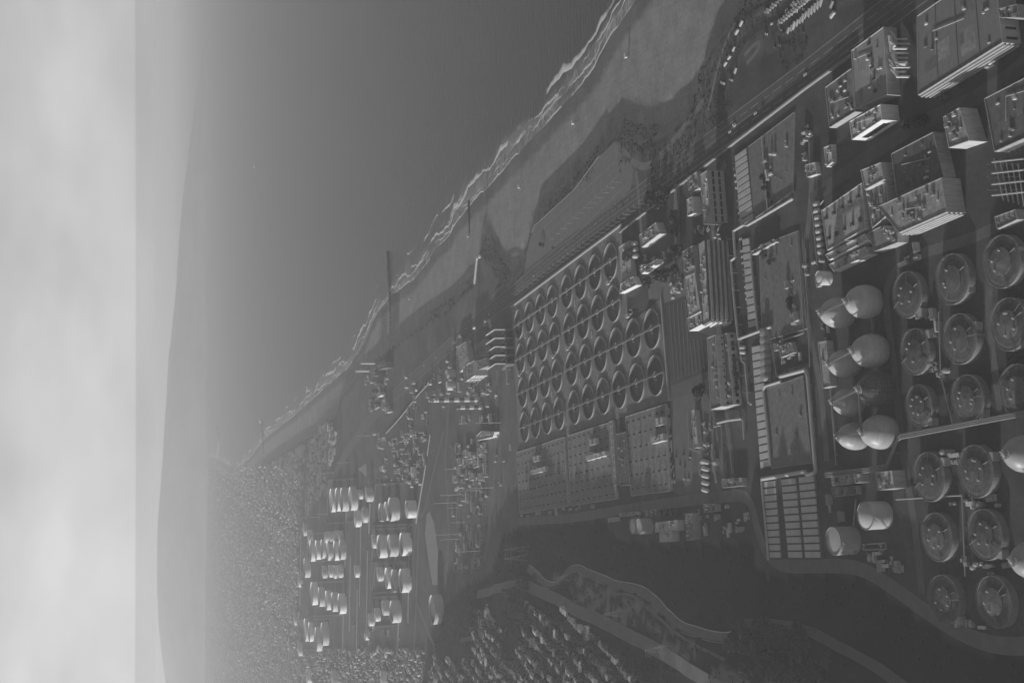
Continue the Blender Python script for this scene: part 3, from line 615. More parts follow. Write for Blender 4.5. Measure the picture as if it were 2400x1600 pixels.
pipeline('pale hook-shaped pipe along the upper left of the lower square', [(1830, 893), (1792, 905), (1789, 915), (1798, 1000), (1806, 1090)], 1.4)
pipeline('pale pipe along the far side of the middle square', [(1759, 598), (1768, 700), (1776, 772)], .9)
pipeline('pale pipe bordering the lower grid of tank covers', [(1784, 1122), (1792, 1210), (1801, 1312)], 1.0)
pipeline('pale hairpin pipe right of the long shed', [(1681, 991), (1705, 985), (1738, 981), (1742, 986), (1744, 1030)], 1.1)
pipeline('long pale pipe beside the four horizontal drums', [(1669, 1040), (1672, 1090), (1679, 1130)], 1.1)
pipeline('pale pipe beside the planted slope of the top concrete square', [(1785, 322), (1792, 400), (1799, 498)], .7)
for j, (oy) in enumerate((0, 4.5, 9)):
    pipeline('long pipe rack past the round digesters, pipe %s from the top' % ordw(j), [(2420, 960 + oy), (2112, 1018 + oy), (2104, 1024 + oy), (2078, 1088 + oy), (2040, 1096 + oy), (1934, 1108 + oy)], .7, z=6, a=.2, legs=(j == 1), group='parallel pipes of the long pipe rack')
for i, pts in enumerate([[(1700, 985), (1712, 1060), (1716, 1110)], [(1672, 1000), (1690, 996), (1694, 1100)], [(1800, 775), (1812, 830), (1820, 880), (1830, 893)], [(1880, 560), (1892, 700), (1898, 860)], [(1868, 545), (1876, 640), (1884, 780), (1868, 786), (1826, 800)], [(1945, 905), (1952, 990), (1960, 1090)],
        [(2006, 1170), (2000, 1230)], [(2030, 1275), (2075, 1272), (2078, 1285)], [(2025, 1288), (2078, 1286)], [(1612, 965), (1616, 1050), (1640, 1060)], [(1930, 470), (1905, 500), (1915, 620)], [(2200, 730), (2205, 880), (2235, 1000)], [(2100, 1170), (2255, 1160), (2262, 1350)], [(1680, 420), (1690, 520), (1680, 545)]]):
    pipeline('slim grey yard pipe, %s counted from the list of bends between the tanks and buildings' % ordw(i) if False else 'slim grey yard pipe %s' % ('right of the hairpin pipe', 'left of the hairpin pipe', 'beside the small round tanks', 'along the right border of the open square', 'around the near corner of the open square', 'beside the back row of eggs', 'above the domed tank', 'below the domed tank, upper one', 'below the domed tank, lower one', 'left of the long shed', 'beside the short pale drums', 'between the left and middle digesters', 'crossing among the lower digesters', 'beside the office block')[i], pts, .55, z=2.5, a=.3)
# vessels
def hdrum(label, x, y, L, r, ang=0.0, z=3.0, a=.5, group=None):
    p = P(x, y, z); t_ = thing('storage_drum', label, 'tank', (p[0], p[1], 0), ang, group)
    prof = [(-L / 2 - r * .35, .05), (-L / 2 - r * .25, r * .6), (-L / 2, r), (L / 2, r), (L / 2 + r * .25, r * .6), (L / 2 + r * .35, .05)]
    mb = MB(); n = 16
    for xx, rr_ in prof:
        for i in range(n): mb.v.append((xx, rr_ * cos(2 * pi * i / n), z + rr_ * sin(2 * pi * i / n)))
    for j in range(len(prof) - 1):
        for i in range(n): mb.f.append((j * n + i, j * n + (i + 1) % n, (j + 1) * n + (i + 1) % n, (j + 1) * n + i))
    mb.build('shell', mat(a, rough=.4, var=.08), t_, smooth=True, rel=False)
    for s_ in (-1, 1): MB().box(s_ * L * .32, 0, 0, z - r * .6, .8, r * 1.6).build('saddle', mat(.2), t_, rel=False)
for i in range(3): hdrum('pale horizontal drum, %s from the top in the stack beside the deck' % ordw(i), 1488 + i, 571 + i * 14.5, 9, 3.0, pi / 2, group='drums beside the clarifier deck')
for i in range(2): hdrum('white horizontal drum, %s of the pair by the corner pipe' % ['upper', 'lower'][i], 1741, 814 + i * 11, 7, 2.0, pi / 2, 2.5)
for i in range(5): hdrum('pale horizontal drum, %s from the top right of the long shed' % ordw(i), 1654, 1082 + i * 16.5, 12, 2.4, pi / 2, group='drums beside the lower yard')
def rtank(name, label, x, y, r, h, z0=0, a=.5, dome=.18, ra=None, group=None, stair=True, seg=36, rim=False, open_top=False, cat='tank', px_top=False, rough=.55):
    p = P(x, y, z0 + h) if px_top else P(x, y, z0); t_ = thing(name, label, cat, (p[0], p[1], z0), 0, group); m_ = mat(a, rough=rough, var=.07, scale=.1)
    MB().lathe([(r, -.4), (r, h), (r - .35, h), (r - .35, h - (2.2 if open_top else .3))], n=seg).build('shell', m_, t_, rel=False)
    if open_top: MB().lathe([(r - .36, h - 2.2), (.01, h - 2.0)], n=seg).build('floating_roof', mat(ra or a * .7, rough=.8, var=.12), t_, rel=False)
    else:
        k_ = 5; MB().lathe([(r * cos(pi / 2 * i / k_ * 1.0) - .2 if False else (r - .3) * (1 - i / k_) + .001, h + dome * r * (1 - (1 - i / k_) ** 2)) for i in range(k_ + 1)], n=seg).build('roof', mat(ra or a, rough=rough, var=.08), t_, rel=False, smooth=True)
    if stair:
        mb = MB(); n = 10; a0 = 3.6
        for i in range(n):
            q0 = a0 + i * .12; q1 = q0 + .12; mb.tube(((r + .7) * cos(q0), (r + .7) * sin(q0), h * i / n), ((r + .7) * cos(q1), (r + .7) * sin(q1), h * (i + 1) / n), .22, 4)
        mb.build('stair', mat(.3), t_, rel=False)
        mb = MB(); mb.lathe([(r + .05, h + .1), (r + .05, h + 1.0), (r - .05, h + 1.0)], n=seg); mb.build('handrail', mat(a * .8), t_, rel=False)
    return t_
for i in range(7): rtank('process_tank', 'small round process tank, %s from the top in the middle row' % ordw(i), 1801 - i * 1.2 + i * 1.5, 780 + i * 17, 4.2, 7, a=.3, dome=.1, group='row of small round process tanks', stair=False, seg=20)
rtank('sludge_tank', 'tall pale drum tank with a stair on its lower side', 2060 + 14, 1206, 10.8, 17, a=.42, dome=.35)
rtank('sludge_tank', 'pale cylindrical tank with bright top disc at the end of the cover grid', 2000, 1265, 11.4, 18, a=.30, dome=.05, ra=.4)
rtank('sludge_tank', 'small lit tank beside the first egg digester', 1943, 652, 6, 9, a=.55, dome=.2)
for i, (x, y) in enumerate([(1500, 1232), (1525, 1232)]): rtank('ribbed_tank', '%s banded tank beside the white T-shaped roof' % ['left', 'right'][i], x, y, 9 - 0 * i, 9 + 5 * i, a=.34, ra=.5, dome=.05, group='banded tanks beside the slope')
for i in range(4): rtank('dark_tank', 'small dark round tank, %s from the left below the reactors' % ordw(i), 1549 + i * 13, 1202 - i * 1.5, 4, 2.5, a=.05, dome=.02, group='dark round tanks below the reactors', stair=False, seg=20)
bldg('white_roof_building', 'white T-shaped roof building at the foot of the dark slope, upper bar', 'building', [(1537, 1224), (1588, 1218), (1589, 1243), (1536, 1247)], 8, wa=.5, ra=.45, vents=2)
bldg('white_roof_building', 'white T-shaped roof building at the foot of the dark slope, stem', 'building', [(1547, 1247), (1576, 1245), (1577, 1269), (1547, 1270)], 8, wa=.5, ra=.45, vents=2)
bldg('grey_roof_building', 'long grey-roofed building right of the white T-shaped roof', 'building', [(1607, 1204), (1625, 1202), (1628, 1262), (1610, 1266)], 8, wa=.3, ra=.18)
bldg('white_hut', 'small white hut at the bend of the plant road', 'hut', [(1425, 1214), (1446, 1211), (1447, 1221), (1427, 1223)], 4, wa=.5, ra=.4)
bldg('pipe_yard_building', 'pale narrow building above the banded tanks', 'building', [(1451, 1202), (1492, 1198), (1494, 1206), (1453, 1210)], 5, wa=.45, ra=.35, vents=6)
bldg('grey_block', 'square grey block right of the long grey-roofed building', 'building', [(1650, 1181), (1676, 1180), (1678, 1198), (1652, 1200)], 6, wa=.3, ra=.17, vents=2)
bldg('tank_row_building', 'blocky building row left of the broad cover grid', 'building', [(1692, 1122), (1740, 1119), (1742, 1138), (1694, 1143)], 5, wa=.35, ra=.26, vents=8)
bldg('white_cube', 'square white-roofed building beside the digesters with dark roof hatches', 'building', [(2053, 1106), (2092, 1102), (2098, 1144), (2058, 1149)], 11, wa=.38, ra=.42, vents=8, vs=1.6)
bldg('plant_room', 'pale flat building between the cover grid and the white cube', 'building', [(1950, 1115), (1990, 1112), (1992, 1134), (1952, 1138)], 7, wa=.4, ra=.3, vents=4)
bldg('plant_room', 'small pale building beside the pale flat building by the pipe rack', 'building', [(2003, 1112), (2018, 1110), (2020, 1130), (2006, 1132)], 7, wa=.4, ra=.3, vents=2)
bldg('plant_room', 'low machine building with round ducts near the cover grid corner', 'building', [(1950, 1142), (2008, 1137), (2010, 1158), (1954, 1164)], 4, wa=.3, ra=.16, vents=10, vs=2.5, vh=3)
# ------------------------------------------------------------------ digesters
def digester(i, x, y, rp):
    h = 5.6; p = P(x, y, h); r = rp / ppm(x, h); t_ = thing('round_digester', '', 'digester', (p[0], p[1], 0), 0, 'round digesters in the lower right')
    MB().lathe([(r, -.3), (r, h), (r - .1, h + .3), (r - .5, h + .3), (r - .5, h)], n=48).build('wall', mat(.2, var=.16, scale=.2), t_, rel=False)
    MB().lathe([(r - .48, h), (r * .80, h + .35)], n=48).build('roof_ring', mat(.11, var=.35, scale=.3), t_, rel=False)
    MB().lathe([(r * .80, h + .35), (r * .56, h + .9), (r * .55, h + .3)], n=48).build('roof_slab', mat(.08, var=.4, scale=.3), t_, rel=False)
    MB().lathe([(r * .545, h + .5), (r * .545, h + 1.6), (r * .5, h + 1.7), (.01, h + 2.6)], n=40).build('cover', mat(.075 + .022 * (i % 3), var=.4, scale=.35), t_, rel=False)
    rr = random.Random(i)
    for k_ in range(rr.choice([3, 5, 6])):
        a_ = k_ * 1.15 + rr.random(); MB().cyl(r * .42 * cos(a_), r * .42 * sin(a_), h + 1.6, h + 3.0, .7, 10).build('hatch', mat(.4), t_, rel=False)
    for a_ in (i * .7, i * .7 + 2.1): MB().path([(r * .5 * cos(a_), r * .5 * sin(a_), h + 1.9), (r * 1.03 * cos(a_), r * 1.03 * sin(a_), h + 1.0), (r * 1.03 * cos(a_), r * 1.03 * sin(a_), 0)], .3, 6).build('gas_pipe', mat(.13), t_, rel=False)
    mb = MB(); mb.lathe([(r - .2, h + 1.3), (r - .2, h + 1.42)], n=40)
    for k_ in range(20): mb.tube(((r - .2) * cos(k_ * pi / 10), (r - .2) * sin(k_ * pi / 10), h + .2), ((r - .2) * cos(k_ * pi / 10), (r - .2) * sin(k_ * pi / 10), h + 1.4), .05, 3)
    mb.build('railing', mat(.3), t_, rel=False)
    MB().box(r * .68 * cos(-1.0), r * .68 * sin(-1.0), h + .5, h + 1.5, r * .32, .5, -1.0).build('roof_pipe', mat(.14), t_, rel=False)
    MB().box(-r * .75 * cos(i), -r * .8, 0, 5.5, 6, 5).build('valve_house', mat(.35, var=.2), t_, rel=False)
    return t_
DG = [(2127, 691, 55), (2233, 654, 60), (2349, 613, 63), (2145, 824, 55), (2250, 794, 60), (2365, 760, 63), (2154, 950, 49), (2268, 934, 57), (2386, 914, 62),
      (2178, 1117, 58), (2287, 1104, 62), (2196, 1258, 57), (2309, 1252, 60), (2213, 1404, 57), (2330, 1409, 60)]
NM = ['upper left', 'upper middle', 'upper right beside the frame edge', 'second down on the left', 'second down in the middle', 'second down at the frame edge', 'third down on the left', 'third down in the middle',
      'third down at the frame edge', 'just below the pipe rack on the left', 'just below the pipe rack on the right', 'second below the pipe rack on the left', 'second below the pipe rack on the right', 'lowest on the left', 'lowest on the right']
for i, (x, y, rp) in enumerate(DG): digester(i, x, y, rp)['label'] = 'round flat-roofed digester, ' + NM[i]
def EP(u): return sqrt(max(0, 1 - ((.36 - u) / .62) ** 2)) if u < .36 else (1 - ((u - .36) / .66) ** 2.15) ** .62
def egg(label, x, y, r=13.3, h=26, a=.37, scaf=False, zc=12.0):
    p = P(x, y, zc); t_ = thing('egg_digester', label, 'egg digester', (p[0], p[1], 0), 0, 'egg-shaped digesters')
    prof = [(r * .55, -.5)]; n = 18
    for i in range(n + 1):
        u = i / n; zz = h * u; f = EP(u); prof.append((max(r * f, .4), zz))
    MB().lathe(prof, n=44).build('shell', mat(a, rough=.42, var=.14, scale=.12, spec=.35), t_, smooth=True, rel=False)
    for k_ in (.2, .38, .56, .74): MB().lathe([(r * EP(k_) + .04, h * k_ - .12), (r * EP(k_) + .10, h * k_), (r * EP(k_) + .04, h * k_ + .12)], n=44).build('weld_seam', mat(a * .7), t_, rel=False)
    MB().lathe([(.01, h - 1.0), (3.6, h - 1.0), (3.6, h + .2), (.01, h + .2)], n=14).build('top_platform', mat(.3), t_, rel=False)
    mb = MB(); mb.lathe([(3.6, h + 1.2), (3.6, h + 1.35)], n=14)
    for k_ in range(8): mb.tube((3.6 * cos(k_ * pi / 4), 3.6 * sin(k_ * pi / 4), h), (3.6 * cos(k_ * pi / 4), 3.6 * sin(k_ * pi / 4), h + 1.3), .1, 4)
    mb.cyl(0, 0, h, h + 3, 1.2, 10).cyl(1.6, 1, h, h + 4.2, .4, 8).box(-1.5, -1, h, h + 2.2, 1.6, 1.4); mb.build('gas_equipment', mat(.5), t_, rel=False)
    if scaf:
        mb = MB()
        for j in range(10):
            zz = h * (.08 + .085 * j); R_ = r * EP(zz / h) + .8
            for k_ in range(24): mb.tube((R_ * cos(k_ * pi / 12), R_ * sin(k_ * pi / 12), zz), (R_ * cos((k_ + 1) * pi / 12), R_ * sin((k_ + 1) * pi / 12), zz), .12, 4)
        for k_ in range(24):
            for j in range(9):
                z1_, z2_ = h * (.08 + .085 * j), h * (.08 + .085 * (j + 1)); r1 = r * EP(z1_ / h) + .8; r2 = r * EP(z2_ / h) + .8
                mb.tube((r1 * cos(k_ * pi / 12), r1 * sin(k_ * pi / 12), z1_), (r2 * cos(k_ * pi / 12), r2 * sin(k_ * pi / 12), z2_), .1, 4)
        mb.build('scaffolding', mat(.16, rough=.4), t_, rel=False)
    return t_
egg('topmost near egg digester, smooth pale shell overlapping another egg', 2021, 707)
egg('second near egg digester from the top, smooth pale shell', 2036, 822)
egg('dark egg digester wrapped in scaffolding, third from the top', 2050, 912, a=.07, scaf=True)
egg('fourth near egg digester from the top, with a bright round highlight', 2058, 1012)
egg('topmost egg digester of the back row, half hidden by the nearer egg', 1962, 733, 12.5, 27)
egg('second egg digester of the back row, beside a stair tower', 1976, 852, 11.5, 25)
egg('third egg digester of the back row, behind the scaffolded egg', 1986, 942, 11.5, 25)
egg('lowest egg digester of the back row, dark between the platforms', 1996, 1022, 11, 24)
egg('egg digester cut by the right edge, level with the pipe rack bend', 2394, 1063, 12.2, 24, .3)
egg('lower egg digester cut by the right edge', 2412, 1312, 12.2, 24, .3)
for i, (a_, b_) in enumerate([((1960, 733), (2021, 707)), ((1976, 852), (2036, 822)), ((1986, 942), (2050, 912)), ((1996, 1022), (2058, 1012)), ((1986, 942), (1996, 1022)), ((2050, 912), (2058, 1012))]):
    p, q_ = P(a_[0], a_[1], 12), P(b_[0], b_[1], 12); o = MB().box((p[0] + q_[0]) / 2, (p[1] + q_[1]) / 2, 26.0, 27.0, hypot(p[0] - q_[0], p[1] - q_[1]), 1.6, atan2(q_[1] - p[1], q_[0] - p[0])).build('catwalk', mat(.15))
    tag(o, 'thin catwalk joining the egg tops, %s from the top' % ordw(i), 'catwalk', 'catwalks between the egg digesters')
bldg('stair_tower', 'narrow pale tower block beside the back row of eggs', 'tower', [(1918, 802), (1938, 798), (1948, 905), (1930, 910)], 6, wa=.4, ra=.3)
# ------------------------------------------------------------------ buildings upper right
bldg('furnace_hall', 'very long flat-roofed hall cut by the top right corner', 'building', [(2150, 38), (2330, -88), (2352, 100), (2153, 224)], 14, wa=.32, ra=.175, bands=[(2, 4, 1.6, .32)], wins=[(1, 1, 8, .25, .8)], joints=3, rvar=.12)
bldg('crane_bay', 'raised bay of the long hall cut by the top right corner', 'building', [(2340, 20), (2385, 10), (2390, 42), (2345, 42)], 18, wa=.3, ra=.25, vents=2)
bldg('flat_hall', 'pale flat-roofed hall with a row of five dark roof vents', 'building', [(1996, 119), (2072, 63), (2082, 222), (2006, 256)], 11, wa=.4, ra=.26, grid=None, rvar=.12)
p5 = px([(2038, 102), (2042, 130), (2045, 157), (2049, 185), (2052, 213)], 11)
for i, p in enumerate(p5): tag(MB().box(p[0], p[1], 11.05, 11.9, 2.2, 2.8, .3).box(p[0], p[1], 11.9, 12.2, 2.6, 3.2, .3).build('skylight', mat(.05, rough=.3)), 'dark square roof hatch, %s from the top on the pale hall' % ordw(i), 'roof hatch', 'dark hatches on the pale hall')
bldg('low_hall', 'lower grey hall attached to the sea side of the pale hall', 'building', [(1935, 205), (1996, 160), (2006, 262), (1945, 300)], 6, wa=.35, ra=.15, vents=8, vs=1.8)
bldg('bright_house', 'tall pale house with a bright white framed end wall', 'building', [(1992, 285), (2065, 244), (2069, 281), (1998, 328)], 15, wa=.65, ra=.42, vents=4, wins=[(2, 1, 1, .72, .5)])
bldg('dark_hall', 'dark square roof with a pale edge left of the bright house corner', 'building', [(2090, 360), (2188, 309), (2214, 415), (2103, 460)], 10, wa=.3, ra=.10, vents=6, vs=1)
bldg('main_block', 'large mottled roof with bright ledges along its lower wall', 'building', [(2058, 484), (2208, 416), (2221, 497), (2108, 546)], 15, wa=.36, ra=.28, vents=14, vs=2.2, rvar=.35, bands=[(2, 4, 1.6, .45)])
bldg('sloped_hall', 'large pale roof with rows of dark roof vents beside the drums', 'building', [(1926, 494), (2021, 428), (2030, 535), (1940, 587)], 10, wa=.45, ra=.33, grid=(5, 2), vs=3, vh=2, va=.08)
bldg('lit_strip_building', 'narrow bright white building below the pale vented roof', 'building', [(1935, 597), (2028, 548), (2036, 562), (1944, 610)], 9, wa=.6, ra=.42)
bldg('lit_strip_building', 'narrow bright building with rounded left end above the first egg', 'building', [(1944, 620), (2028, 578), (2040, 596), (1955, 636)], 7, wa=.6, ra=.42, vents=8)
bldg('link_block', 'pale block joining the dark square roof and the vented roof', 'building', [(2018, 399), (2066, 380), (2073, 421), (2028, 445)], 13, wa=.42, ra=.33, vents=2)
bldg('gutter_building', 'narrow grey building with pale edges under the joining block', 'building', [(2030, 447), (2078, 425), (2086, 500), (2046, 535)], 9, wa=.5, ra=.17, joints=3)
bldg('corner_block', 'grey block at the lower left corner of the mottled roof', 'building', [(2036, 545), (2070, 528), (2108, 540), (2106, 568), (2050, 590)], 9, wa=.35, ra=.2, vents=5)
bldg('tiered_block', 'stepped mottled block with a bright lower wall near the top right', 'building', [(2212, 274), (2250, 252), (2274, 330), (2225, 347)], 14, wa=.45, ra=.28, vents=7, vs=2.5, vh=2)
bldg('east_hall', 'dark flat roof cut by the right edge in the upper right', 'building', [(2308, 231), (2450, 158), (2480, 290), (2332, 356)], 10, wa=.3, ra=.115, vents=6, vs=1.2)
bldg('switch_house', 'small pale windowed block near the upper right digester', 'building', [(2332, 508), (2381, 490), (2387, 514), (2339, 537)], 7, wa=.35, ra=.24, grid=(4, 1), vs=1.2)
bldg('side_hut', 'small white tall slab near the plant road junction', 'hut', [(1932, 346), (1950, 338), (1952, 380), (1938, 392)], 4, wa=.55, ra=.42)
bldg('side_hut', 'pair of pale sheds below the white slab', 'shed', [(1889, 386), (1912, 380), (1916, 408), (1893, 416)], 4, wa=.5, ra=.38, joints=1)
for i in range(8): hdrum('short pale drum, %s from the top beside the vented roof' % ordw(i), 1914 + i * 1.5, 478 + i * 16, 5.5, 2.3, pi / 2, 3, .45, 'drums beside the vented roof')
t_ = thing('steam_duct', 'tangle of bright ducts between the pale hall and the long hall', 'ducts', P(2100, 110, 0))
rr = random.Random(3)
for i in range(9):
    z_ = rr.uniform(5, 11); pts = [P(2084 + rr.uniform(0, 6), 74 + i * 11, z_), P(2092 + rr.uniform(0, 10), 84 + i * 11, z_), P(2092 + rr.uniform(0, 12), 92 + i * 11, z_), P(2125 + rr.uniform(-8, 8), 92 + i * 11, z_ - 3)]
    MB().path(pts, rr.uniform(.6, 1.1), 7).build('duct', mat(.6, rough=.4), t_)
pipeline('pale pipe dropping between the halls in the top right', [(2086, 84), (2090, 112), (2096, 140), (2103, 150), (2125, 150)], 1.8, z=8, a=.65, legs=False)
# scaffolding yard at the right edge
t_ = thing('pipe_gantry', 'open pipe gantry with pale pipes at the right edge, above the digesters', 'gantry', P(2350, 430, 0))
for i in range(5):
    a_ = P(2330 + i * 14, 372 + i * 3, 5); b_ = P(2352 + i * 12, 470 + i * 3, 5); MB().tube(a_, b_, .5).build('pipe', mat(.4), t_)
for i in range(4): MB().tube(P(2325, 380 + i * 26, 7), P(2400, 372 + i * 26, 7), .6).build('pipe', mat(.35), t_)
for i in range(4):
    for j in range(3): p = P(2335 + i * 18, 385 + j * 30, 0); MB().box(p[0], p[1], 0, 7, .6, .6).build('post', mat(.2), t_)
# ------------------------------------------------------------------ power station
def stack(label, xb, y, xt, dpx, bands, z0=0, a=.6, b_=.12, group=None):
    p = P(xb, y, z0); h = hgt(xb, xt, z0); r = dpx / ppm(xb) / 2; t_ = thing('chimney_stack', label, 'chimney', (p[0], p[1], z0), 0, group)
    for i in range(bands):
        z1, z2 = h * i / bands, h * (i + 1) / bands; k1, k2 = 1 - .15 * i / bands, 1 - .15 * (i + 1) / bands
        MB().lathe([(r * k1, z1), (r * k2, z2)] + ([(r * k2 - .4, z2), (r * k2 - .4, z2 - 4)] if i == bands - 1 else []), n=24).build('band', mat(a if i % 2 == 0 or bands == 1 else b_, rough=.6, var=.06), t_, rel=False, smooth=True)
    MB().lathe([(r + .8, h * .94), (r + .8, h * .95), (r * .8, h * .95)], n=20).build('gallery', mat(.2), t_, rel=False)
    return t_
stack('tall banded chimney of the power station, the longer upper one', 1123, 936, 1016, 11, 9, group='banded power station chimneys')
stack('shorter banded chimney just below the tall one', 1131, 954, 1068, 10, 6, group='banded power station chimneys')
stack('upper slim white chimney of the seaside power station', 879, 851, 846, 4.5, 1, group='slim white seaside chimneys')
stack('lower slim white chimney of the seaside power station', 866, 869, 833, 4.5, 1, group='slim white seaside chimneys')
bldg('boiler_house', 'tall boiler house with a bright slanted end, above the banded chimneys', 'building', [(1085, 862), (1112, 844), (1112, 880), (1090, 895)], 24, wa=.5, ra=.2, vents=6, wins=[(2, 3, 1, .9, .2)])
bldg('boiler_house', 'grey boiler block in front of the tall boiler house', 'building', [(1118, 846), (1140, 838), (1144, 858), (1122, 866)], 20, wa=.28, ra=.2, vents=6)
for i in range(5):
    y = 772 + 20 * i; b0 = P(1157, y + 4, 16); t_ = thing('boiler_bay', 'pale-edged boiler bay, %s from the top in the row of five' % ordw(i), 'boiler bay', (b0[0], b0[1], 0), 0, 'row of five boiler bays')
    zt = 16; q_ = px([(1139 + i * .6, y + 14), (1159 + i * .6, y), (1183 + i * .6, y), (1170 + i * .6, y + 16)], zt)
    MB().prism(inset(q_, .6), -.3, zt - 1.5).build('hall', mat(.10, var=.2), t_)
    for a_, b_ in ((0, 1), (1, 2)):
        MB().tube((*q_[a_], zt), (*q_[b_], zt), .9, 6).build('lit_roof_edge', mat(.6), t_)  # pale tubes draw the lit roof edges; the brightness is in their colour
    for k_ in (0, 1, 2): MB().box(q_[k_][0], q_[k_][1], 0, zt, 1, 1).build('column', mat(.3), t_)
pipeline('thick pale duct along the near ends of the boiler bays', [(1184, 772), (1186, 830), (1190, 900)], 2.0, z=8, a=.4)
bldg('turbine_hall', 'pale turbine hall on the sea side of the boiler house', 'building', [(1070, 815), (1092, 800), (1100, 850), (1078, 872)], 10, wa=.4, ra=.26, vents=8)
bldg('turbine_hall', 'narrow machine hall left of the boiler bays', 'building', [(1112, 812), (1136, 795), (1140, 828), (1116, 842)], 9, wa=.4, ra=.2, grid=(5, 1), vs=5, vh=2)
rtank('fuel_tank', 'upper of two pale fuel tanks left of the banded chimneys', 1066, 876, 8.5, 15, a=.4, dome=.1)
rtank('fuel_tank', 'lower bright fuel tank left of the banded chimneys', 1066, 904, 8.5, 15, a=.55, dome=.1)
# seaside power plant
bldg('seaside_plant', 'dark block of the seaside power station beside the white chimneys', 'building', [(884, 848), (904, 846), (906, 862), (884, 866)], 18, wa=.16, ra=.12, vents=3)
bldg('seaside_plant', 'grey block below the lower white chimney', 'building', [(868, 866), (880, 864), (882, 880), (870, 882)], 16, wa=.16, ra=.12, vents=3)
rr = random.Random(12)
for i in range(16):
    x = rr.uniform(858, 905); y = rr.uniform(884, 960)
    bldg('plant_block', 'small process block, %s among the seaside power station blocks' % ordw(i), 'building', [(x, y), (x + rr.uniform(4, 9), y - 2), (x + 8, y + rr.uniform(5, 12)), (x - 1, y + rr.uniform(6, 12))], rr.uniform(4, 12), wa=rr.uniform(.2, .5), ra=.16, group='seaside power station blocks', seed=i)
# substation, poles, gantries
def pole(label, xt, xb, y, r=.55, name='utility_pole', arm=True, group='tall steel poles by the substation'):
    z0 = T(*P(xb, y)[:2]); p = P(xb, y, z0); h = hgt(xb, xt, z0); t_ = thing(name, label, 'pole', p, 0, group)
    MB().tube((0, 0, -.5), (0, 0, h), r, 8, r * .55).build('shaft', mat(.5), t_, rel=False)
    if arm:
        for k_ in (.86, .93, .99): MB().box(0, 0, h * k_, h * k_ + .3, 5, .3).build('crossarm', mat(.3), t_, rel=False)
POLES = [(1114, 1174, 990), (1130, 1172, 1018), (1074, 1133, 1148), (1095, 1156, 1142), (1032, 1086, 1158), (1016, 1070, 1177), (1049, 1075, 1189), (1041, 1080, 1098), (1019, 1072, 1251),
         (1032, 1080, 1262), (1069, 1126, 1290), (1072, 1091, 1329), (1055, 1090, 1223), (1173, 1206, 815), (837, 869, 1020), (788, 821, 1083), (752, 785, 1107), (708, 749, 1211), (738, 768, 1204)]
for i, (a_, b_, y) in enumerate(sorted(POLES, key=lambda q: q[2])): pole('tall pale steel pole, %s from the top of the photo' % ordw(i), a_, b_, y)
rr = random.Random(5)
SB = []
for i in range(70):
    x = rr.uniform(1062, 1145); y = rr.uniform(1030, 1335)
    if y > 1140 and rr.random() < .35: continue
    SB.append((x, y))
for i, (x, y) in enumerate(SB):
    p = P(x, y, 0); lit = y < 1140
    t_ = thing('transformer' if lit else 'switch_gantry', '', 'transformer' if lit else 'gantry', p, 0)
    if lit:
        t_['label'] = 'grey transformer with bushings in the upper half of the substation'; t_['group'] = 'substation transformers'
        a1, a2, hh_ = rr.uniform(4, 12), rr.uniform(3, 7), rr.uniform(3, 7)
        MB().box(0, 0, 0, hh_, a1, a2).build('tank', mat(rr.choice([.2, .4, .55])), t_, rel=False)
        for k_ in (-1, 0, 1): MB().cyl(k_ * a1 * .3, 0, hh_, hh_ + 1.8, .35, 6).build('bushing', mat(.5), t_, rel=False)
    else:
        t_['label'] = 'thin switchyard gantry frame in the lower half of the substation'; t_['group'] = 'substation gantries'
        W = rr.uniform(12, 26); hh_ = rr.uniform(8, 13); mb = MB()
        for s_ in (-1, 1): mb.box(s_ * W / 2, 0, 0, hh_, .5, .5)
        mb.build('post', mat(.3), t_, rel=False); MB().box(0, 0, hh_, hh_ + .8, W + 1, .7).build('beam', mat(.35), t_, rel=False)
t_ = thing('cooling_fans', 'long double row of fan drums at the near edge of the substation', 'cooler', P(1138, 1078, 0))
for i in range(13):
    for s_ in (0, 1): p = P(1135 + s_ * 5 + i * .3, 1040 + i * 6.3, 0); MB().cyl(p[0], p[1], 0, 4, 1.8, 12).build('fan_drum', mat(.42), t_)
bldg('control_house', 'slanted white-walled control house above the substation', 'building', [(1117, 1022), (1128, 1010), (1160, 1012), (1156, 1024), (1120, 1032)], 8, wa=.6, ra=.22, vents=5)
for i, (x, y) in enumerate([(1085, 1055), (1096, 1060), (1108, 1080), (1118, 1050), (1070, 1075), (1100, 1110), (1060, 1115), (1120, 1110)]):
    bldg('substation_building', 'small pale building among the transformers, %s counted from the left lane' % ordw(i), 'building', [(x, y), (x + 8, y - 2), (x + 10, y + 14), (x + 1, y + 16)], 6, wa=.5, ra=.3, group='small buildings in the substation', seed=i)
